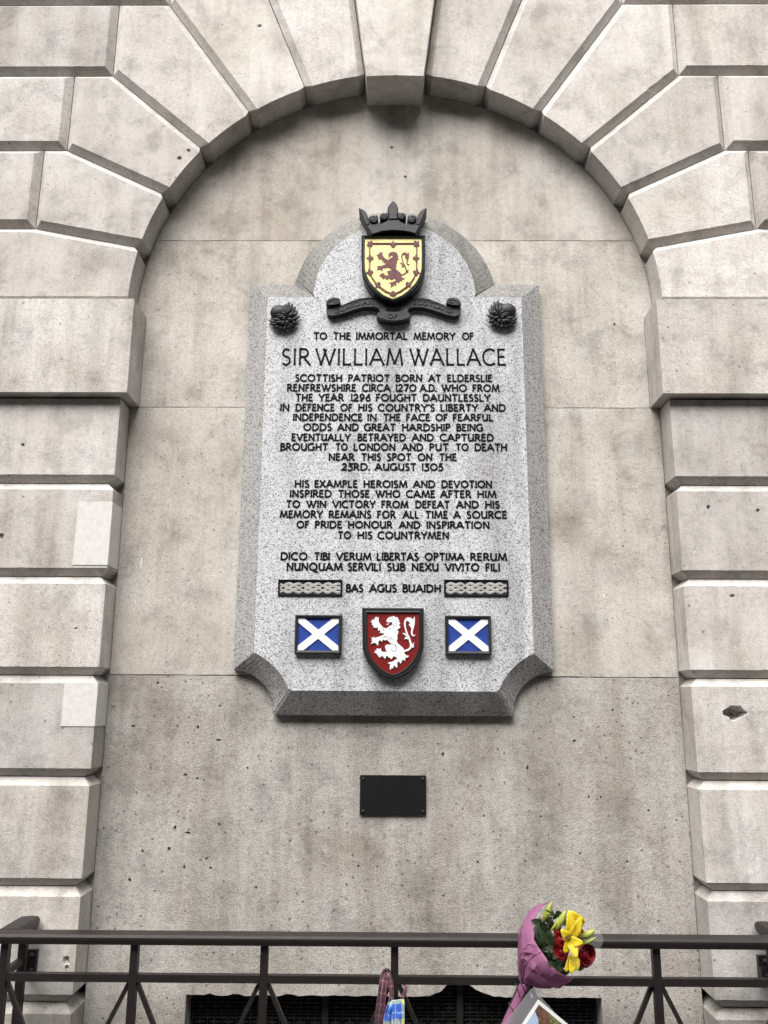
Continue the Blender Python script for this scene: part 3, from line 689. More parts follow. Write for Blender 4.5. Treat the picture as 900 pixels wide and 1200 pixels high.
# red shield with the white lion
YS = YP - .034
z5 = lambda x, y: P(420 + x / 11.25, 705 + y / 11.25, YS)
SH = [(115,150),(800,150),(800,560),(782,655),(748,725),(700,795),(640,860),(570,915),(455,962),(345,915),(275,862),(215,800),(168,730),(135,655),(120,560)]
SHO = [(48,78),(862,84),(862,590),(838,690),(795,790),(735,870),(660,945),(570,995),(468,1021),(370,1000),(275,955),(190,885),(125,805),(80,715),(55,620)]
def shieldthing(name, parent, so, si, fmat, yface):
    """raised moulded frame around a recessed enamelled field"""
    n_ = len(so); a = ccw(so); b = ccw(si)
    mid1 = [tuple(Vector(p).lerp(Vector(q), .30)) for p, q in zip(a, b)]; mid2 = [tuple(Vector(p).lerp(Vector(q), .42)) for p, q in zip(a, b)]; mid3 = [tuple(Vector(p).lerp(Vector(q), .82)) for p, q in zip(a, b)]
    rings = [(a, YP + .004), (a, yface + .004), (mid1, yface - .003), (mid2, yface + .001), (mid3, yface - .001), (b, yface + .004), (b, yface + .012)]
    mb = MB(); vs = []
    for r_, y in rings: vs += [(x, y, z) for x, z in r_]
    fs = [(k * n_ + i, k * n_ + (i + 1) % n_, (k + 1) * n_ + (i + 1) % n_, (k + 1) * n_ + i) for k in range(len(rings) - 1) for i in range(n_)]
    mb.add(vs, fs); o = mb.build(name, M['frame'], parent, weld=False)
    mb = MB(); mb.prism(b, yface + .006, yface + .011); mb.build('shield_field', M[fmat], o)
    return o
rs = shieldthing('red_shield', mem, [z5(*p) for p in SHO], [z5(*p) for p in SH], 'red', YS)
lion(rs, lambda x, y: z5(x, y), YS + .002, YS + .0062, 'white', 'frame')
# yellow shield
YR = YP - .05
z2 = lambda x, y: P(410 + x / 9., 280 + y / 9., YR)
SYI = [(158,-16),(755,-16),(757,140),(755,310),(728,395),(690,460),(630,525),(555,585),(455,628),(355,585),(283,525),(225,460),(185,395),(158,310),(156,140)]
SYO = [(122,-38),(793,-38),(795,150),(793,330),(765,425),(722,500),(655,570),(570,628),(455,664),(342,628),(255,570),(192,500),(150,425),(125,330),(121,150)]
ys_ = shieldthing('yellow_shield', mem, [z2(*p) for p in SYO], [z2(*p) for p in SYI], 'yellow', YR)
# map the lion's own outline onto its place on the yellow shield
lm = lambda x, y: z2(278 + (x - 153) * (632 - 278) / (755 - 153), 122 + (y - 185) * (505 - 122) / (899 - 185))
lion(ys_, lm, YR + .0042, YR + .0062, 'oxblood', 'iron')
mb = MB()
TR = [(208,42),(705,42),(706,190),(703,330),(680,400),(645,452),(590,508),(525,552),(455,578),(385,552),(322,508),(268,452),(230,400),(208,330),(207,190)]
for grow in (-5, 5):
    c_ = (456, 250); t2 = [(x + grow * (1 if x > c_[0] + 60 else -1 if x < c_[0] - 60 else 0), y + grow * (1 if y > 450 else -1 if y < 60 else 0)) for x, y in TR]
    mb.stroke([z2(*p) for p in t2 + t2[:1]], .0022, YR + .0035, YR + .0062)
FL = [(0,-34),(9,-20),(8,-6),(20,-14),(34,-8),(34,8),(22,14),(10,8),(12,20),(22,26),(8,34),(0,42),(-8,34),(-22,26),(-12,20),(-10,8),(-22,14),(-34,8),(-34,-8),(-20,-14),(-8,-6),(-9,-20)]
for k, (x, y, a) in enumerate([(456,44,0),(208,40,-45),(706,40,45),(210,195,-90),(702,195,90),(206,345,-100),(705,345,100),(292,480,-140),(620,480,140),(456,580,180)]):
    ca, sa = math.cos(R_(a)), math.sin(R_(a)); mb.prism([z2(x + px * ca - py * sa, y + px * sa + py * ca) for px, py in FL], YR + .0028 - k * .00003, YR + .0062)
mb.build('fleury_border', M['oxblood'], ys_, weld=False)
# ---- crown over the yellow shield
z1 = lambda x, y: P(410 + x / 9., 235 + y / 9., YR)
crown = MB()
BAND = [(178,288),(212,303),(270,297),(330,280),(380,252),(410,222),(505,222),(532,256),(598,280),(660,290),(712,278),(742,276),(692,366),(640,350),(560,336),(450,330),(340,341),(235,372),(208,330)]
crown.prism([z1(*p) for p in BAND], YR - .012, YP + .01, .0022)
RIM = [(172,275),(195,272),(235,262),(320,258),(395,226),(400,214),(512,214),(520,226),(590,262),(668,262),(712,266),(745,272),(742,279),(660,291),(598,282),(532,258),(505,224),(410,224),(380,254),(330,282),(212,305),(180,290)]
crown.prism([z1(*p) for p in RIM], YR - .006, YP + .012)
HORN = [(95,93),(132,104),(167,130),(191,175),(186,215),(202,255),(180,275),(150,215),(125,155)]
crown.prism([z1(*p) for p in HORN], YR - .010, YP + .02, .0018); crown.prism([z1(907 - x, y - 1) for x, y in HORN], YR - .010, YP + .02, .0018)
FLE = [(457,20),(492,56),(510,98),(506,140),(496,180),(506,217),(406,217),(414,180),(404,140),(397,96),(422,54)]
crown.prism([z1(*p) for p in FLE], YR - .014, YP + .02, .003)
k9 = abs(z1(9, 0)[0] - z1(0, 0)[0]) / 9
for cx_, cy_, r, sg in ((250, 207, 50, 1), (655, 205, 50, -1), (360, 178, 45, 1), (548, 176, 45, -1)):
    c_ = z1(cx_, cy_); crown.dome((c_[0], YR - .004, c_[1]), r * k9 * .96, .007, r * k9 * .96, 14, 4)
    crown.prism([(c_[0] + r * k9 * math.cos(2 * math.pi * i / 16), c_[1] + r * k9 * math.sin(2 * math.pi * i / 16)) for i in range(16)], YR - .003, YP + .02)
    sp = [(cx_ + sg * (r - i * 2.1) * math.cos(-.9 + i * .42) * .94, cy_ + (r - i * 2.1) * math.sin(-.9 + i * .42) * .94) for i in range(16)]
    crown.tube([Vector((z1(*p)[0], YR - .008 - .0002 * i, z1(*p)[1])) for i, p in enumerate(sp)], .0022, 6)
for f_ in ([(180,205),(215,168),(250,158),(298,185),(300,225),(330,262),(240,285),(190,262)], [(620,268),(608,222),(612,185),(655,156),(700,168),(728,205),(722,262),(660,284)], [(375,200),(412,190),(412,225),(392,228)], [(497,190),(530,205),(516,228),(500,225)]): crown.prism([z1(*p) for p in f_], YR - .002, YP + .02)
crown.build('crown', M['iron'], mem, 35, weld=False)
# ---- motto ribbon
z3 = lambda x, y: P(375 + x / 10., 335 + y / 10., YP - .03)
rb = MB()
LEFT = [(76,232),(120,232),(190,226),(250,212),(350,170),(450,132),(560,120),(690,126),(770,190),(790,285),(690,268),(620,250),(500,250),(400,282),(300,318),(220,342),(140,355),(88,340),(72,290)]
CURL = [(70,215),(76,178),(110,150),(160,135),(220,145),(240,172),(238,206),(190,226),(110,232)]
MID = [(672,262),(700,300),(668,330),(662,362),(690,396),(770,418),(865,428),(960,418),(1042,396),(1062,362),(1056,330),(1030,300),(1050,258),(1000,252),(975,282),(930,298),(865,304),(790,298),(720,272)]
mir = lambda pts_: [(1722 - x, y + (3 if x < 600 else 0)) for x, y in pts_]
for pl, dy in ((LEFT, 0), (mir(LEFT), 0), (CURL, -.012), (mir(CURL), -.012)): rb.prism([z3(*p) for p in pl], YP - .022 + dy, YP + .004, .002)
rb.prism([z3(*p) for p in MID], YP - .032, YP + .004, .002)
for pl in ([(72,255),(140,248),(230,236),(340,190),(450,150),(560,136),(680,142)], [(90,330),(150,342),(230,325),(330,292),(420,262),(520,236),(640,238),(700,258),(740,278)], [(95,205),(130,175),(180,160),(215,172),(205,195),(160,200)]):
    for q in (pl, mir(pl)): rb.tube([Vector((z3(*p)[0], YP - (.035 if pl[0] == (95, 205) else .0235), z3(*p)[1])) for p in q], .0016, 5)
rb.tube([Vector((z3(*p)[0], YP - .033, z3(*p)[1])) for p in [(676,372),(770,402),(865,411),(960,402),(1048,372)]], .0014, 5)
def along(path, wdt):
    pts_ = [Vector(p) for p in path]; L_ = [0]
    for p, q in zip(pts_, pts_[1:]): L_.append(L_[-1] + (q - p).length)
    def f(u, v):
        t_ = u * L_[-1]; k = min(max(i for i in range(len(L_)) if L_[i] <= t_ + 1e-9), len(pts_) - 2)
        q = pts_[k].lerp(pts_[k + 1], (t_ - L_[k]) / (L_[k + 1] - L_[k])); d_ = (pts_[k + 1] - pts_[k]).normalized()
        return z3(q.x + d_.y * v * wdt, q.y - d_.x * v * wdt)
    return f
word_mesh(rb, 'GUARDIAN', along([(180,312),(260,285),(340,258),(430,222),(520,208),(620,206)], 52), .0026, YP - .0245, YP - .02)
word_mesh(rb, 'OF', along([(795,376),(905,380)], 46), .0026, YP - .0345, YP - .03)
word_mesh(rb, 'SCOTLAND', along([(1095,206),(1190,210),(1290,224),(1380,256),(1460,284),(1545,308)], 52), .0026, YP - .0245, YP - .02)
rb.build('motto_ribbon', M['iron'], mem, 30, weld=False)
# ---- two thistles
def thistle(cx_, cy_, sg):
    k = 1 / 12.857; T = lambda x, y, Y=YP - .02: P(cx_ + sg * x * k, cy_ + y * k, Y)
    mb = MB(); c0 = T(0, 0); r_ = 17.5 / 318
    prof = [(-200,40),(-190,-20),(-165,-110),(-110,-150),(-40,-170),(20,-190),(80,-190),(130,-150),(165,-90),(185,-20),(180,50),(150,120),(90,150),(20,180),(-60,185),(-140,150),(-180,100)]
    mb.prism([T(*p) for p in prof], YP - .008, YP + .004, .003)
    c1 = T(-75, -62); mb.dome((c1[0], YP - .008, c1[1]), .0345, .024, .0295, 20, 7)
    def lf(a, c, b, w_, y0, y1):
        n_ = 9; ps, rs = [], []
        for q in range(n_ + 1):
            t_ = q / n_; x = a[0] * (1 - t_) ** 2 + 2 * c[0] * t_ * (1 - t_) + b[0] * t_ * t_; y = a[1] * (1 - t_) ** 2 + 2 * c[1] * t_ * (1 - t_) + b[1] * t_ * t_
            X, Z = T(x, y); ps.append(Vector((X, YP - (y0 + (y1 - y0) * t_ + .006 * math.sin(math.pi * t_)), Z))); rs.append(max(.0006, w_ * math.sin(math.pi * (.16 + .82 * t_)) ** .8))
        mb.tube(ps, rs, 6)
    tips = [((-50,120),(-190,110),(-232,40)), ((-40,135),(-170,150),(-222,100)), ((-20,145),(-130,195),(-180,165)), ((0,150),(-60,215),(-95,212)), ((20,150),(0,215),(15,238)), ((50,140),(70,190),(110,205)), ((70,125),(120,160),(165,178)), ((90,100),(165,120),(212,118)), ((100,70),(180,60),(238,-8)), ((105,40),(185,-10),(205,-92)), ((100,10),(160,-70),(168,-158)), ((90,-20),(130,-120),(120,-205)), ((70,-40),(85,-140),(62,-228))]
    for i, (a, c, b) in enumerate(tips): lf(a, c, b, .0072, .016, .008)
    inner = [((-20,90),(-110,95),(-170,40)), ((0,100),(-80,140),(-150,105)), ((15,95),(-20,150),(-60,160)), ((45,85),(60,130),(60,170)), ((60,60),(120,90),(150,80)), ((60,35),(130,10),(150,-60)), ((50,10),(95,-60),(92,-150)), ((30,20),(45,-60),(30,-150))]
    for a, c, b in inner: lf(a, c, b, .0062, .024, .018)
    for a, c, b in [((40,40),(-60,10),(-140,25)), ((40,50),(-40,45),(-120,55)), ((45,30),(0,-20),(-30,-40))]: lf(a, c, b, .0042, .028, .024)
    c2 = T(5, 70); mb.dome((c2[0], YP - .024, c2[1]), .008, .01, .008, 12, 4)
    mb.build('thistle', M['iron'], mem, 40, weld=False)
thistle(332.5, 369.5, 1); thistle(589, 367.5, -1)
# ---- two saltire flags in black frames
def flag(x0, y0, x1, y1):
    mb = MB(); a = P(x0, y0, YP - .02); b = P(x1, y1, YP - .02); X0, Z1 = a; X1, Z0 = b; f_ = .0105
    o_ = [(X0, Z0), (X1, Z0), (X1, Z1), (X0, Z1)]; i_ = [(X0 + f_, Z0 + f_), (X1 - f_, Z0 + f_), (X1 - f_, Z1 - f_), (X0 + f_, Z1 - f_)]
    m1 = [tuple(Vector(p).lerp(Vector(q), .35)) for p, q in zip(o_, i_)]
    rings = [(o_, YP + .004), (o_, YP - .018), (m1, YP - .024), (i_, YP - .022), (i_, YP - .012)]; vs = []
    for r_, y in rings: vs += [(x, y, z) for x, z in r_]
    mb.add(vs, [(k * 4 + i, k * 4 + (i + 1) % 4, (k + 1) * 4 + (i + 1) % 4, (k + 1) * 4 + i) for k in range(4) for i in range(4)])
    o = mb.build('saltire_flag', M['frame'], mem, weld=False)
    A, B, C_, D_ = i_; mb = MB(); mb.box(A[0], C_[0], YP - .015, YP - .01, A[1], C_[1]); mb.build('flag_field', M['blue'], o)
    mb = MB(); W_, H_ = C_[0] - A[0], C_[1] - A[1]; t_ = .020
    cx_, cz_ = A[0] + W_ / 2, A[1] + H_ / 2
    u, v = .018 * W_ / .15, .021
    mb2 = [(A[0], A[1]), (A[0] + v, A[1]), (cx_, cz_ - v * H_ / W_), (B[0] - v, B[1]), B, (B[0], B[1] + v * H_ / W_), (cx_ + v, cz_), (C_[0], C_[1] - v * H_ / W_), C_, (C_[0] - v, C_[1]), (cx_, cz_ + v * H_ / W_), (D_[0] + v, D_[1]), D_, (D_[0], D_[1] - v * H_ / W_), (cx_ - v, cz_), (A[0], A[1] + v * H_ / W_)]
    mb.prism(offset(ccw(mb2), [.0007] * len(mb2)), YP - .0185, YP - .0145); mb.build('saltire_cross', M['white'], o)
flag(346, 720.5, 400, 766); flag(521.7, 721.3, 576.5, 767)
# ---- two knotwork panels
def knot(x0, y0, x1, y1, flip):
    X0, Z1 = P(x0, y0, YP); X1, Z0 = P(x1, y1, YP)
    mb = MB()
    for st in ([(X0, Z0), (X1, Z0)], [(X1, Z0), (X1, Z1)], [(X1, Z1), (X0, Z1)], [(X0, Z1), (X0, Z0)]):
        mb.stroke(st, .0042, YP - .004, YP + .003)
    o = mb.build('knot_panel', M['letter'], mem, weld=False)
    mb = MB(); mb.box(X0 + .002, X1 - .002, YP - .0006, YP + .003, Z0 + .002, Z1 - .002); mb.build('knot_ground', M['dark_groove'], o)
    mb = MB(); W_, H_ = X1 - X0, Z1 - Z0; n_ = 150; A_ = H_ / 2 - .0098; per = W_ / 1.6
    for k in range(4):
        ph = k * math.pi / 2 + (.6 if flip else 0); pts_ = []
        for i in range(n_ + 1):
            x = X0 + .005 + (W_ - .010) * i / n_; th = 2 * math.pi * (x - X0) / per + ph
            tri = 2 / math.pi * math.asin(math.sin(th) * .985)
            pts_.append((x, (Z0 + Z1) / 2 + A_ * tri, YP - .0016 - .0016 * math.sin(2 * th + (0 if k % 2 else math.pi) + .4)))
        # a flat raised band with a rounded top
        vs = []; 
        for i, (x, z, y) in enumerate(pts_):
            a, b = pts_[max(0, i - 1)], pts_[min(n_, i + 1)]; t_ = Vector((b[0] - a[0], b[1] - a[1])).normalized(); nn = Vector((-t_.y, t_.x))
            for s_, dy in ((-.0062, .0042), (-.0050, 0), (0, -.0015), (.0050, 0), (.0062, .0042)): vs.append((x + nn.x * s_, y + dy, min(max(z + nn.y * s_, Z0 + .0025), Z1 - .0025)))
        mb.add(vs, [(i * 5 + j, i * 5 + j + 1, i * 5 + j + 6, i * 5 + j + 5) for i in range(n_) for j in range(4)])
    mb.build('knot_band', M['knot'], o, 40, weld=False, recalc=False)
knot(327, 680, 400.5, 698.3, 0); knot(521, 680, 595.3, 698.7, 1)

# ------------------------------------------------------------------ small black plate under the memorial
sp_ = empty('small_plaque', (0, 0, 1.27), 'small blank looking black metal plate screwed to the wall below the granite memorial', 'plaque')
X0, Z1 = P(422, 908.5, -.012); X1, Z0 = P(499.5, 955, -.012)
mb = MB(); mb.prism([(X0, Z0), (X1, Z0), (X1, Z1), (X0, Z1)], -.012, .004, .0015); mb.build('plate', M['plaque_black'], sp_)
for x in (X0 + .011, X1 - .011):
    for z in (Z0 + .011, Z1 - .011):
        mb = MB(); mb.dome((x, -.0115, z), .0055, .004, .0055, 12, 4); mb.build('screw_head', M['iron'], sp_, 60)

# ------------------------------------------------------------------ railing
rl = empty('railing', (0, -.317, 0), 'dark brown painted iron railing with flat handrail and crossed braces in front of the niche', 'railing')
YB = -.317; ZT, ZM = .9735, .852
XE = 1.152
HP = [(-.034, -.012), (-.03, -.026), (.03, -.026), (.034, -.012), (.034, -.006), (.026, 0), (-.026, 0), (-.034, -.006)]
mb = MB(); mb.profile(HP, (-XE - .03, YB, ZT), (XE + .03, YB, ZT)); mb.build('handrail', M['rail'], rl)
for sg in (-1, 1):
    x = sg * (XE + .012) if sg < 0 else XE + .03
    mb = MB(); pts_ = [(x, YB + .02, ZT), (x, -.16, ZT)]
    mb.profile(HP, (x, YB + .0345, ZT - .001), (x, -.135, ZT - .001))
    # rounded end at the pier
    n_ = 8; base = [Vector((x + .03 * math.cos(math.pi * i / n_), -.1352 + .02 * math.sin(math.pi * i / n_), 0)) for i in range(n_ + 1)]
    vs = [(p.x, p.y, ZT - .003) for p in base] + [(p.x, p.y, ZT - .027) for p in base]
    mb.add(vs, [tuple(range(n_ + 1)), tuple(range(2 * n_ + 1, n_, -1))] + [(i, i + 1, n_ + 2 + i, n_ + 1 + i) for i in range(n_)] + [(n_, 0, n_ + 1, 2 * n_ + 1)])
    mb.build('handrail_return', M['rail'], rl)
    mb = MB(); mb.box(x - .009, x + .009, YB + .014, -.15, ZM - .01, ZM + .01); mb.build('side_rail', M['rail'], rl)
    mb = MB(); mb.box(x - .012, x + .012, -.172, -.15, .0, ZT - .0275); mb.build('wall_post', M['rail'], rl)
    # wall bracket with bolts
    xb = -1.151 if sg < 0 else 1.172
    mb = MB(); mb.box(xb - .018, xb + .018, -.128, -DF + .004, .797, .872); pb = mb.build('wall_bracket', M['rail'], rl)
    mb = MB(); mb.box(xb - .025, xb - .013, -.16, -.1285, .815, .845); mb.build('bracket_lug', M['rail'], pb)
    for zz in (.813, .857):
        mb = MB(); mb.dome((xb + .004, -.1275, zz), .009, .008, .009, 10, 4); mb.build('bolt', M['iron'], pb, 60)
mb = MB(); mb.box(-XE, XE, YB - .0105, YB + .0105, ZM - .0105, ZM + .0105); mb.build('mid_rail', M['rail'], rl)
mb = MB(); mb.box(-XE, XE, YB - .0105, YB + .0105, .09, .111); mb.build('bottom_rail', M['rail'], rl)
PX_ = [-1.152, -.7665, -.381, .0045, .390, .7755, 1.161]
mb = MB(); mb.box(-.0112, .0112, YB - .0118, YB + .0118, .0, ZT - .0265)
post = mb.build('railing_post', M['rail'])
post.data.transform(Matrix.Translation((0, -YB, 0))); post.parent = rl
for i, x in enumerate(PX_):
    o = post if i == 0 else post.copy()
    if i: COL.objects.link(o); o.parent = rl
    o.location = (x, 0, 0)
for xa, xb in zip(PX_, PX_[1:]):
    for (za, zb), dy in (((ZM - .012, .112), -.0), ((.112, ZM - .012), .0125)):
        mb = MB(); mb.bar((xa + .012, YB + dy, za), (xb - .012, YB + dy, zb), .0125, .012); mb.build('cross_brace', M['rail'], rl)

# ------------------------------------------------------------------ bouquet tied to the rail
def sheet(mb, rows, uv=None):
    n = len(rows[0]); b = mb.add([p for r in rows for p in r], [(i * n + j, i * n + j + 1, (i + 1) * n + j + 1, (i + 1) * n + j) for i in range(len(rows) - 1) for j in range(n - 1)])
def fabric(name, rows, uvs, mat, parent=None, thick=.0012, smooth=50):
    me = bpy.data.meshes.new(name); n = len(rows[0]); o0 = wloc(parent) if parent else Vector((0, 0, 0))
    me.from_pydata([tuple(Vector(p) - o0) for r in rows for p in r], [], [(i * n + j, i * n + j + 1, (i + 1) * n + j + 1, (i + 1) * n + j) for i in range(len(rows) - 1) for j in range(n - 1)])
    ul = me.uv_layers.new(name='UVMap')
    for lp in me.loops: i, j = divmod(lp.vertex_index, n); ul.data[lp.index].uv = uvs(i, j)
    me.materials.append(M[mat]); me.polygons.foreach_set('use_smooth', [True] * len(me.polygons))
    o = bpy.data.objects.new(name, me); COL.objects.link(o)
    if parent: o.parent = parent
    if thick:
        sm = o.modifiers.new('thickness', 'SOLIDIFY'); sm.thickness = thick; sm.offset = 0
    return o
def thin(name, col, alpha, rough=.35, spec=.5, trans=0.):
    """paper or film that lets part of the light through"""
    m, t, b = newmat(name); b.inputs['Base Color'].default_value = (*col, 1); b.inputs['Roughness'].default_value = rough; b.inputs['Alpha'].default_value = alpha
    b.inputs['Specular IOR Level'].default_value = spec
    if trans:
        tr = t.nodes.new('ShaderNodeBsdfTranslucent'); tr.inputs['Color'].default_value = (*col, 1); mx = t.nodes.new('ShaderNodeMixShader'); mx.inputs[0].default_value = trans
        t.links.new(b.outputs[0], mx.inputs[1]); t.links.new(tr.outputs[0], mx.inputs[2]); t.links.new(mx.outputs[0], t.nodes['Material Output'].inputs['Surface'])
    return m
M['paper'] = thin('pink_paper', (.46, .19, .35), .93, .5, .4, .5)
M['film'] = thin('clear_film', (.85, .85, .82), .07, .2, .5)
M['sleeve'] = thin('plastic_sleeve', (.32, .31, .33), .55, .25, .6)
M['leaf'] = plain('dark_leaf', (.022, .038, .014), .5, var=.35, bscale=50)
M['leaf_grey'] = plain('grey_leaf', (.05, .06, .043), .6, var=.3, bscale=50)
M['lily'] = plain('lily_petal', (.62, .47, .02), .45, var=.12, bscale=40)
M['bud'] = plain('lily_bud', (.30, .34, .06), .45, var=.25, bscale=30)
M['rose'] = plain('rose_petal', (.22, .004, .008), .5, var=.3, bscale=60)
M['anther'] = plain('anther', (.12, .035, .01), .7)
M['tie'] = plain('black_tie', (.012, .012, .014), .5)
M['print_edge'] = plain('print_border', (.78, .78, .77), .3)
M['print_sky'] = plain('print_sky', (.38, .48, .62), .3, var=.1, bscale=20)
M['print_earth'] = plain('print_earth', (.13, .075, .05), .3, var=.85, bscale=110)
M['print_green'] = plain('print_green', (.15, .16, .06), .3, var=.9, bscale=120)
M['tartan_red'] = tartan('red_tartan', (.14, .004, .014), [(.030, 0, .008, (.012, .015, .03)), (.030, .0105, .0022, (.22, .25, .27)), (.030, .020, .005, (.03, .04, .05))])
M['tartan_blue'] = tartan('blue_tartan', (.02, .10, .48), [(.058, .0, .020, (.52, .62, .12)), (.058, .0, .004, (.75, .78, .55)), (.058, .026, .004, (.35, .5, .75))])
bq = empty('bouquet', (P3(590, 1205, -.4)), 'bouquet of yellow lilies and red roses in pink paper tied to the railing', 'bouquet')
rg = random.Random(21)
zb_ = lambda x, y, Y: P3(560 + x / 5.294, 1040 + y / 5.294, Y)
# wrapper: from the neck to an open rim, front half of the cone nearest the street
rim = [(470, 95, -.365), (410, 108, -.375), (372, 160, -.392), (342, 235, -.410), (345, 310, -.435), (372, 365, -.452), (412, 420, -.468), (452, 482, -.48), (500, 530, -.485), (585, 568, -.470), (600, 560, -.455)]
bot = [(300, 560, -.362), (275, 548, -.364), (258, 545, -.368), (256, 560, -.374), (258, 580, -.382), (268, 590, -.389), (285, 598, -.394), (305, 605, -.396), (330, 612, -.395), (350, 622, -.392), (365, 625, -.388)]
mid = [(330, 200, -.352), (292, 205, -.352), (268, 250, -.372), (256, 310, -.392), (262, 385, -.412), (285, 440, -.428), (320, 490, -.44), (360, 535, -.447), (420, 590, -.45), (480, 622, -.445), (505, 620, -.44)]
def dense(c, n=41):
    out_ = []
    for i in range(n):
        t_ = (len(c) - 1) * i / (n - 1); k = min(int(t_), len(c) - 2); u = t_ - k
        p0, p1, p2, p3 = [Vector(c[max(0, min(len(c) - 1, k + q))]) for q in (-1, 0, 1, 2)]
        out_.append(.5 * ((2 * p1) + (-p0 + p2) * u + (2 * p0 - 5 * p1 + 4 * p2 - p3) * u * u + (-p0 + 3 * p1 - 3 * p2 + p3) * u ** 3))
    return out_
NC, NR = 23, 9
js_ = sorted([0, 120] + random.Random(8).sample(range(4, 117), NC - 2))
rd, md, bd = [[d_[k] for k in js_] for d_ in (dense(rim, 121), dense(mid, 121), dense(bot, 121))]
rows = []; rgp = random.Random(3); PL = [rgp.choice((-1, 1)) * rgp.uniform(.001, .0065) for _ in range(NC)]
for s_ in range(NR):
    t_ = s_ / (NR - 1); row = []
    for j in range(NC):
        a, b, c = bd[j], md[j], rd[j]
        tj = min(1, max(0, t_ + (rgp.uniform(-.07, .07) if 0 < s_ < NR - 1 else 0)))
        p = (a * (1 - tj) ** 2 + 2 * tj * (1 - tj) * (b * 2 - (a + c) / 2) + c * tj ** 2)
        p = zb_(*p); k_ = math.sin(math.pi * min(1, t_ * 1.1))
        pleat = PL[j] * (1 - .5 * t_) + .5 * PL[(j * 7 + 3 * s_) % NC] * k_
        row.append(p + Vector((rgp.uniform(-.003, .003) * k_, pleat + rgp.uniform(-.006, .004) * k_, rgp.uniform(-.003, .003) * k_)))
    rows.append(row)
vs = [p for r in rows for p in r]; fs = []
for i in range(NR - 1):
    for j in range(NC - 1):
        q = (i * NC + j, i * NC + j + 1, (i + 1) * NC + j + 1, (i + 1) * NC + j)
        fs += [(q[0], q[1], q[2]), (q[0], q[2], q[3])] if rgp.random() < .5 else [(q[0], q[1], q[3]), (q[1], q[2], q[3])]
mb = MB(); mb.add(vs, fs); wr = mb.build('paper_wrapper', M['paper'], bq, 22, recalc=False)
sd_ = wr.modifiers.new('crease', 'SUBSURF'); sd_.subdivision_type = 'SIMPLE'; sd_.levels = sd_.render_levels = 1
sm = wr.modifiers.new('thickness', 'SOLIDIFY'); sm.thickness = .0007; sm.offset = 0
# paper round the stems down to the lower left
mb = MB(); rows = []
for s_ in range(13):
    t_ = s_ / 12; c = Vector(zb_(300 - 135 * t_, 585 + 300 * t_, -.385)); row = []
    for j in range(19):
        a = 2 * math.pi * j / 18; r_ = .0155 + .002 * t_ + .0022 * math.sin(a * 5 + t_ * 7); row.append(c + Vector((r_ * math.cos(a) * 1.05, r_ * math.sin(a) * .8, .3 * r_ * math.cos(a))))
    rows.append(row)
fabric('stem_wrap', rows, lambda i, j: (i, j), 'paper', bq, .0006, 40)
for k, (xa, ya, xb2, yb2) in enumerate([(255, 560, 312, 690), (235, 595, 262, 680), (192, 715, 262, 850)]):
    mb = MB(); mb.tube([zb_(xa + (xb2 - xa) * u, ya + (yb2 - ya) * u, -.4 - .012 * math.sin(math.pi * u)) for u in [i / 8 for i in range(9)]], .0016, 6); mb.build('tie_cord', M['tie'], bq, 60)
# leaves
def leafmesh(base, dirv, up, L_, W_, curl=.3, fold=.25):
    dirv = Vector(dirv).normalized(); sd = dirv.cross(Vector(up)).normalized(); nr = sd.cross(dirv); vs = []; n = 7
    for i in range(n + 1):
        t_ = i / n; wd = W_ * math.sin(math.pi * min(1, t_ * .93 + .05)) ** .8 * (1 - .25 * t_); c = Vector(base) + dirv * L_ * t_ - nr * (curl * L_ * t_ * t_)
        vs += [c - sd * wd + nr * fold * wd, c, c + sd * wd + nr * fold * wd]
    return vs, [(i * 3 + j, i * 3 + j + 1, i * 3 + j + 4, i * 3 + j + 3) for i in range(n) for j in range(2)]
leaf_spots = [(372, 215, -.41), (362, 260, -.42), (375, 310, -.435), (395, 350, -.45), (420, 400, -.46), (440, 440, -.47), (470, 480, -.475), (400, 230, -.40), (425, 270, -.42), (430, 330, -.45), (455, 380, -.46), (480, 425, -.47), (505, 500, -.475), (455, 230, -.40), (480, 180, -.39), (500, 165, -.385), (600, 250, -.40), (640, 300, -.41), (410, 300, -.44), (445, 300, -.45), (620, 330, -.40), (655, 350, -.40), (690, 470, -.42), (610, 460, -.43), (640, 500, -.44), (560, 280, -.41), (610, 400, -.42), (540, 220, -.39), (590, 200, -.38), (520, 470, -.47), (460, 160, -.385), (385, 270, -.43), (470, 330, -.45), (690, 390, -.42), (440, 200, -.39)]
for i, (x, y, Y) in enumerate(leaf_spots):
    c = zb_(x, y, Y); tip = zb_(x + rg.uniform(-70, 60), y + rg.uniform(-90, 30), Y - rg.uniform(.0, .03)); dv = tip - c
    mb = MB(); vs, fs = leafmesh(c - dv.normalized() * .012, dv, (rg.uniform(-.5, .5), -1, rg.uniform(-.2, .6)), rg.uniform(.022, .036), rg.uniform(.007, .012), rg.uniform(0, .5)); mb.add(vs, fs)
    mb.build('leaf', M['leaf_grey' if i in (0, 1, 2, 7, 22) else 'leaf'], bq, 60, recalc=False)
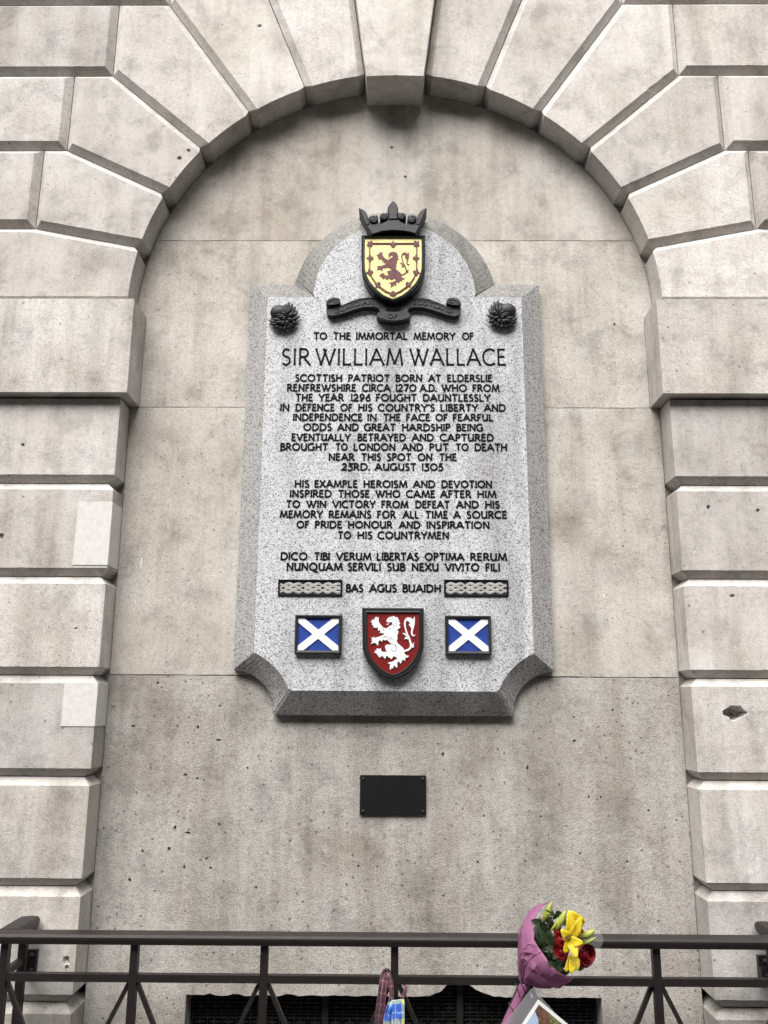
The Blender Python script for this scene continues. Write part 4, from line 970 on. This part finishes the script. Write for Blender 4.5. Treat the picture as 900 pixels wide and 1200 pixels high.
# a dark bed of stems inside the cone so no daylight shows between the leaves
mb = MB()
for i in range(46):
    x = rg.uniform(380, 600); y = 190 + (x - 380) * .95 + rg.uniform(-70, 180); e = zb_(x, y, -.405 + rg.uniform(-.02, .02)); s0 = zb_(300 + rg.uniform(-15, 30), 590, -.385)
    mb.tube([s0, s0.lerp(e, .5) + Vector((0, .008, 0)), e], [.0022, .002, .0018], 5)
    vs, fs = leafmesh(s0.lerp(e, .72), (e - s0) + Vector((rg.uniform(-.05, .05), -.03, rg.uniform(-.05, .05))), (rg.uniform(-1, 1), -1, rg.uniform(-1, 1)), .034, .010); mb.add(vs, fs)
mb.build('stems', M['leaf'], bq, 60, recalc=False, weld=False)
def petal(mb, base, dirv, face, L_, W_, curl, fold=.2, tipw=.25):
    dirv = Vector(dirv).normalized(); sd = dirv.cross(Vector(face)).normalized(); nr = sd.cross(dirv); n = 9; vs = []
    for i in range(n + 1):
        t_ = i / n; wd = W_ * (math.sin(math.pi * (t_ ** .8 * .9 + .06)) ** .75)
        c = Vector(base) + dirv * (L_ * t_ * (1 - .12 * curl * t_)) - nr * (curl * L_ * t_ ** 2.2 * .55) + nr * .006 * math.sin(math.pi * t_)
        for q in (-1, -.5, 0, .5, 1): vs.append(c + sd * wd * q + nr * (fold * wd * abs(q) ** 1.5 + .0012 * math.sin(9 * t_ + q * 3) * abs(q)))
    mb.add(vs, [(i * 5 + j, i * 5 + j + 1, i * 5 + j + 6, i * 5 + j + 5) for i in range(n) for j in range(4)])
def lily(cx_, cy_, Y, tips, face=(.25, -1, .1), L_=.046, W_=.0105):
    c = zb_(cx_, cy_, Y); first = None
    for (tx, ty, dY, cr) in tips:
        tp = zb_(tx, ty, Y + dY); mb = MB(); petal(mb, c, tp - c, face, (tp - c).length, W_, cr); o = mb.build('lily_petal', M['lily'], bq, 60, recalc=False)
        s_ = o.modifiers.new('thickness', 'SOLIDIFY'); s_.thickness = .0008
    return c
c = lily(560, 330, -.475, [(578, 148, -.02, .25), (655, 190, -.015, .35), (530, 270, -.035, .3), (648, 345, -.03, .3), (618, 430, -.04, .3), (545, 400, -.03, .35)], W_=.0145)
for i in range(6):
    e = zb_(560 + rg.uniform(-18, 30), 300 + rg.uniform(-25, 35), -.52); mb = MB(); mb.tube([c, c.lerp(e, .6) + Vector((0, 0, .003)), e], .0007, 5); st_ = mb.build('stamen', M['bud'], bq, 60)
    mb = MB(); mb.tube([e - Vector((.004, 0, .002)), e, e + Vector((.004, 0, .002))], [.0008, .0016, .0008], 6); mb.build('anther', M['anther'], st_, 60)
lily(610, 215, -.45, [(580, 150, -.02, .1), (640, 178, -.03, .2), (662, 205, -.02, .4), (600, 270, -.035, .2), (560, 235, -.03, .2)], W_=.0145)
lily(582, 425, -.46, [(545, 520, -.03, .1), (580, 530, -.04, .1), (620, 510, -.03, .1), (600, 515, -.02, .15)], W_=.0135)
def bud(xa, ya, xb2, yb2, Y, r_):
    a, b = zb_(xa, ya, Y), zb_(xb2, yb2, Y - .012); mb = MB(); n = 10
    mb.tube([a.lerp(b, i / n) + Vector((0, -.004 * math.sin(math.pi * i / n), 0)) for i in range(n + 1)], [max(.0006, r_ * math.sin(math.pi * (i / n * .9 + .08)) ** .8) for i in range(n + 1)], 9)
    o = mb.build('lily_bud', M['bud'], bq, 60)
bud(404, 212, 460, 86, -.42, .0100); bud(478, 270, 546, 142, -.43, .0105); bud(452, 275, 505, 190, -.43, .0045); bud(632, 312, 728, 264, -.45, .0100); bud(650, 352, 735, 308, -.455, .0045)
def rose(cx_, cy_, Y, r_, face):
    c = zb_(cx_, cy_, Y); f_ = Vector(face).normalized(); a_ = f_.cross(Vector((0, 0, 1))).normalized(); b2 = a_.cross(f_); mb = MB()
    for ring, (rr, hh, cnt_) in enumerate([(.25, .95, 3), (.5, .92, 4), (.78, .8, 5), (1.0, .6, 5)]):
        for q in range(cnt_):
            a0 = 2 * math.pi * q / cnt_ + ring * .7; vs = []
            for i in range(7):
                t_ = i / 6
                for k in range(7):
                    u = (k / 6 - .5) * 2; an = a0 + u * (1.25 * math.pi / cnt_); rad_ = r_ * rr * (.45 + .62 * t_ + (.12 * t_ * t_ if ring > 1 else 0)); h_ = r_ * (hh * 1.15 * t_ * (1 - .16 * u * u) - .25)
                    vs.append(c + (a_ * math.cos(an) + b2 * math.sin(an)) * rad_ + f_ * h_)
            mb.add(vs, [(i * 7 + k, i * 7 + k + 1, (i + 1) * 7 + k + 1, (i + 1) * 7 + k) for i in range(6) for k in range(6)])
    mb.tube([c - f_ * r_ * .6, c - f_ * r_ * .2, c + f_ * r_ * .35, c + f_ * r_ * .75], [r_ * .3, r_ * .95, r_ * .5, r_ * .12], 12)
    return mb.build('rose', M['rose'], bq, 60, recalc=False, weld=False)
rose(515, 325, -.455, .0175, (.2, -1, .35)); rose(512, 395, -.455, .019, (-.1, -1, .2)); rose(660, 415, -.435, .027, (.5, -1, -.15)); rose(622, 285, -.42, .014, (.3, -1, .3)); rose(500, 280, -.435, .012, (0, -1, .5))
# clear film round the far side
rimf = [(470, 140, -.36), (560, 110, -.36), (660, 160, -.365), (740, 240, -.385), (778, 330, -.41), (720, 455, -.44), (640, 540, -.46), (590, 566, -.47)]
rf2, b2_ = dense(rimf, 41), dense([(320, 575, -.365), (335, 575, -.363), (350, 578, -.364), (365, 585, -.366), (372, 592, -.37), (376, 600, -.376), (375, 610, -.382), (370, 622, -.388)], 41)
rows = [[zb_(*(b2_[j] * (1 - t_) + rf2[j] * t_)) + Vector((0, noise.noise(Vector((j * .3, t_ * 3, 7))) * .008 + .02 * math.sin(math.pi * t_), 0)) for j in range(41)] for t_ in [i / 9 for i in range(10)]]
fabric('clear_film', rows, lambda i, j: (i, j), 'film', bq, 0, 50)

# ------------------------------------------------------------------ photograph card in a plastic sleeve
cd = empty('memorial_card', P3(630, 1215, -.43), 'white bordered photograph in a grey plastic sleeve hung under the bouquet', 'photo card')
YC = -.425
def quad(name, pts_, Y, mat, par, th=.0008):
    mb = MB(); mb.prism([P(x, y, Y) for x, y in pts_], Y, Y + th); return mb.build(name, M[mat], par)
k5 = lambda x, y: (560 + x / 5.294, 1040 + y / 5.294)
ax, bx = Vector((-100, 153)).normalized(), Vector((183, 152)).normalized()      # the two edges of the tilted card, in the photo
o5 = Vector((374, 694))
cpt = lambda u, v: k5(*(o5 + ax * u + bx * v))
pr = quad('print_border', [cpt(0, 0), cpt(0, 300), cpt(430, 300), cpt(430, 0)], YC, 'print_edge', cd)
quad('print_image', [cpt(22, 22), cpt(22, 278), cpt(408, 278), cpt(408, 22)], YC - .0012, 'print_earth', pr, .0006)
quad('print_image', [cpt(70, 22.5), cpt(95, 70), cpt(150, 110), cpt(230, 110), cpt(260, 40), cpt(260, 22.5)], YC - .0019, 'print_sky', pr, .0004)
quad('print_image', [cpt(24, 110), cpt(24, 276), cpt(180, 276), cpt(160, 200), cpt(100, 180), cpt(60, 140)], YC - .0019, 'print_green', pr, .0004)
quad('plastic_sleeve', [k5(330, 628), k5(372, 622), k5(385, 672), k5(620, 935), k5(300, 1180), k5(60, 980)], YC + .004, 'sleeve', cd, .0012)

# ------------------------------------------------------------------ tartan strips knotted on the rail
def strip(name, cl, wid, mat, label, cat, twist=None, vscale=1., depthdir=(0, -1, 0)):
    """cl: list of (px, py, Y); a folded band of cloth along it"""
    pts_ = [P3(*c) for c in cl]; pp = []
    for i in range((len(pts_) - 1) * 6 + 1):
        k, u = divmod(i, 6); u /= 6.
        if k >= len(pts_) - 1: k, u = len(pts_) - 2, 1.
        p0, p1, p2, p3 = [pts_[max(0, min(len(pts_) - 1, k + q))] for q in (-1, 0, 1, 2)]
        pp.append(.5 * ((2 * p1) + (-p0 + p2) * u + (2 * p0 - 5 * p1 + 4 * p2 - p3) * u * u + (-p0 + 3 * p1 - 3 * p2 + p3) * u ** 3))
    L_ = [0]
    for a, b in zip(pp, pp[1:]): L_.append(L_[-1] + (b - a).length)
    rows = []; N_ = 9
    for i, p in enumerate(pp):
        d_ = (pp[min(i + 1, len(pp) - 1)] - pp[max(0, i - 1)]).normalized(); dep = Vector(depthdir); sd = d_.cross(dep).normalized(); up = sd.cross(d_)
        t_ = i / (len(pp) - 1); wd = wid(t_) if callable(wid) else wid
        rows.append([p + sd * wd * (j / (N_ - 1) - .5) * 1. + up * (wd * .22 * math.sin(j * 1.5 + t_ * 5) + wd * .10 * math.sin(j * 3 + 9 * t_)) for j in range(N_)])
    return rows, (lambda i, j: (L_[i], j / (N_ - 1) * .045))
sc1 = empty('red_tartan_scarf', P3(447, 1141, -.335), 'dark red tartan scarf looped over the middle rail beside the central post', 'scarf')
rows, uvf = strip('s', [(442, 1225, -.345), (444, 1200, -.35), (446.5, 1175, -.352), (449, 1155, -.35), (451, 1143, -.335), (453, 1139.5, -.317), (454, 1146, -.297), (453, 1160, -.292)], lambda t_: .026 - .006 * t_, 'tartan_red', None, None)
fabric('hanging_end', rows, uvf, 'tartan_red', sc1, .0022)
rows, uvf = strip('s', [(450, 1142, -.335), (453, 1139.5, -.334), (456.5, 1146, -.345), (458.5, 1158, -.35), (459, 1168, -.35), (457, 1176, -.35), (450, 1190, -.345)], lambda t_: .017 - .007 * t_, 'tartan_red', None, None)
fabric('loop', rows, uvf, 'tartan_red', sc1, .002)
rows, uvf = strip('s', [(457.5, 1173, -.35), (462, 1177, -.352), (469, 1174, -.35), (473, 1166, -.345), (475.5, 1158, -.336), (473, 1152, -.31)], lambda t_: .0085, 'tartan_red', None, None)
fabric('loop', rows, uvf, 'tartan_red', sc1, .002)
sc2 = empty('blue_tartan_ribbon', P3(466, 1180, -.36), 'blue, yellow and green tartan ribbon hanging beside the red tartan scarf', 'ribbon')
rows, uvf = strip('s', [(466, 1171.5, -.362), (466.5, 1180, -.366), (466.5, 1195, -.37), (465, 1225, -.37)], lambda t_: .036, 'tartan_blue', None, None)
fabric('front_fold', rows, uvf, 'tartan_blue', sc2, .0015)
rows, uvf = strip('s', [(461, 1176, -.355), (457, 1185, -.357), (455, 1197, -.356), (455, 1225, -.356)], lambda t_: .026, 'tartan_blue', None, None)
fabric('back_fold', rows, uvf, 'tartan_blue', sc2, .0015)
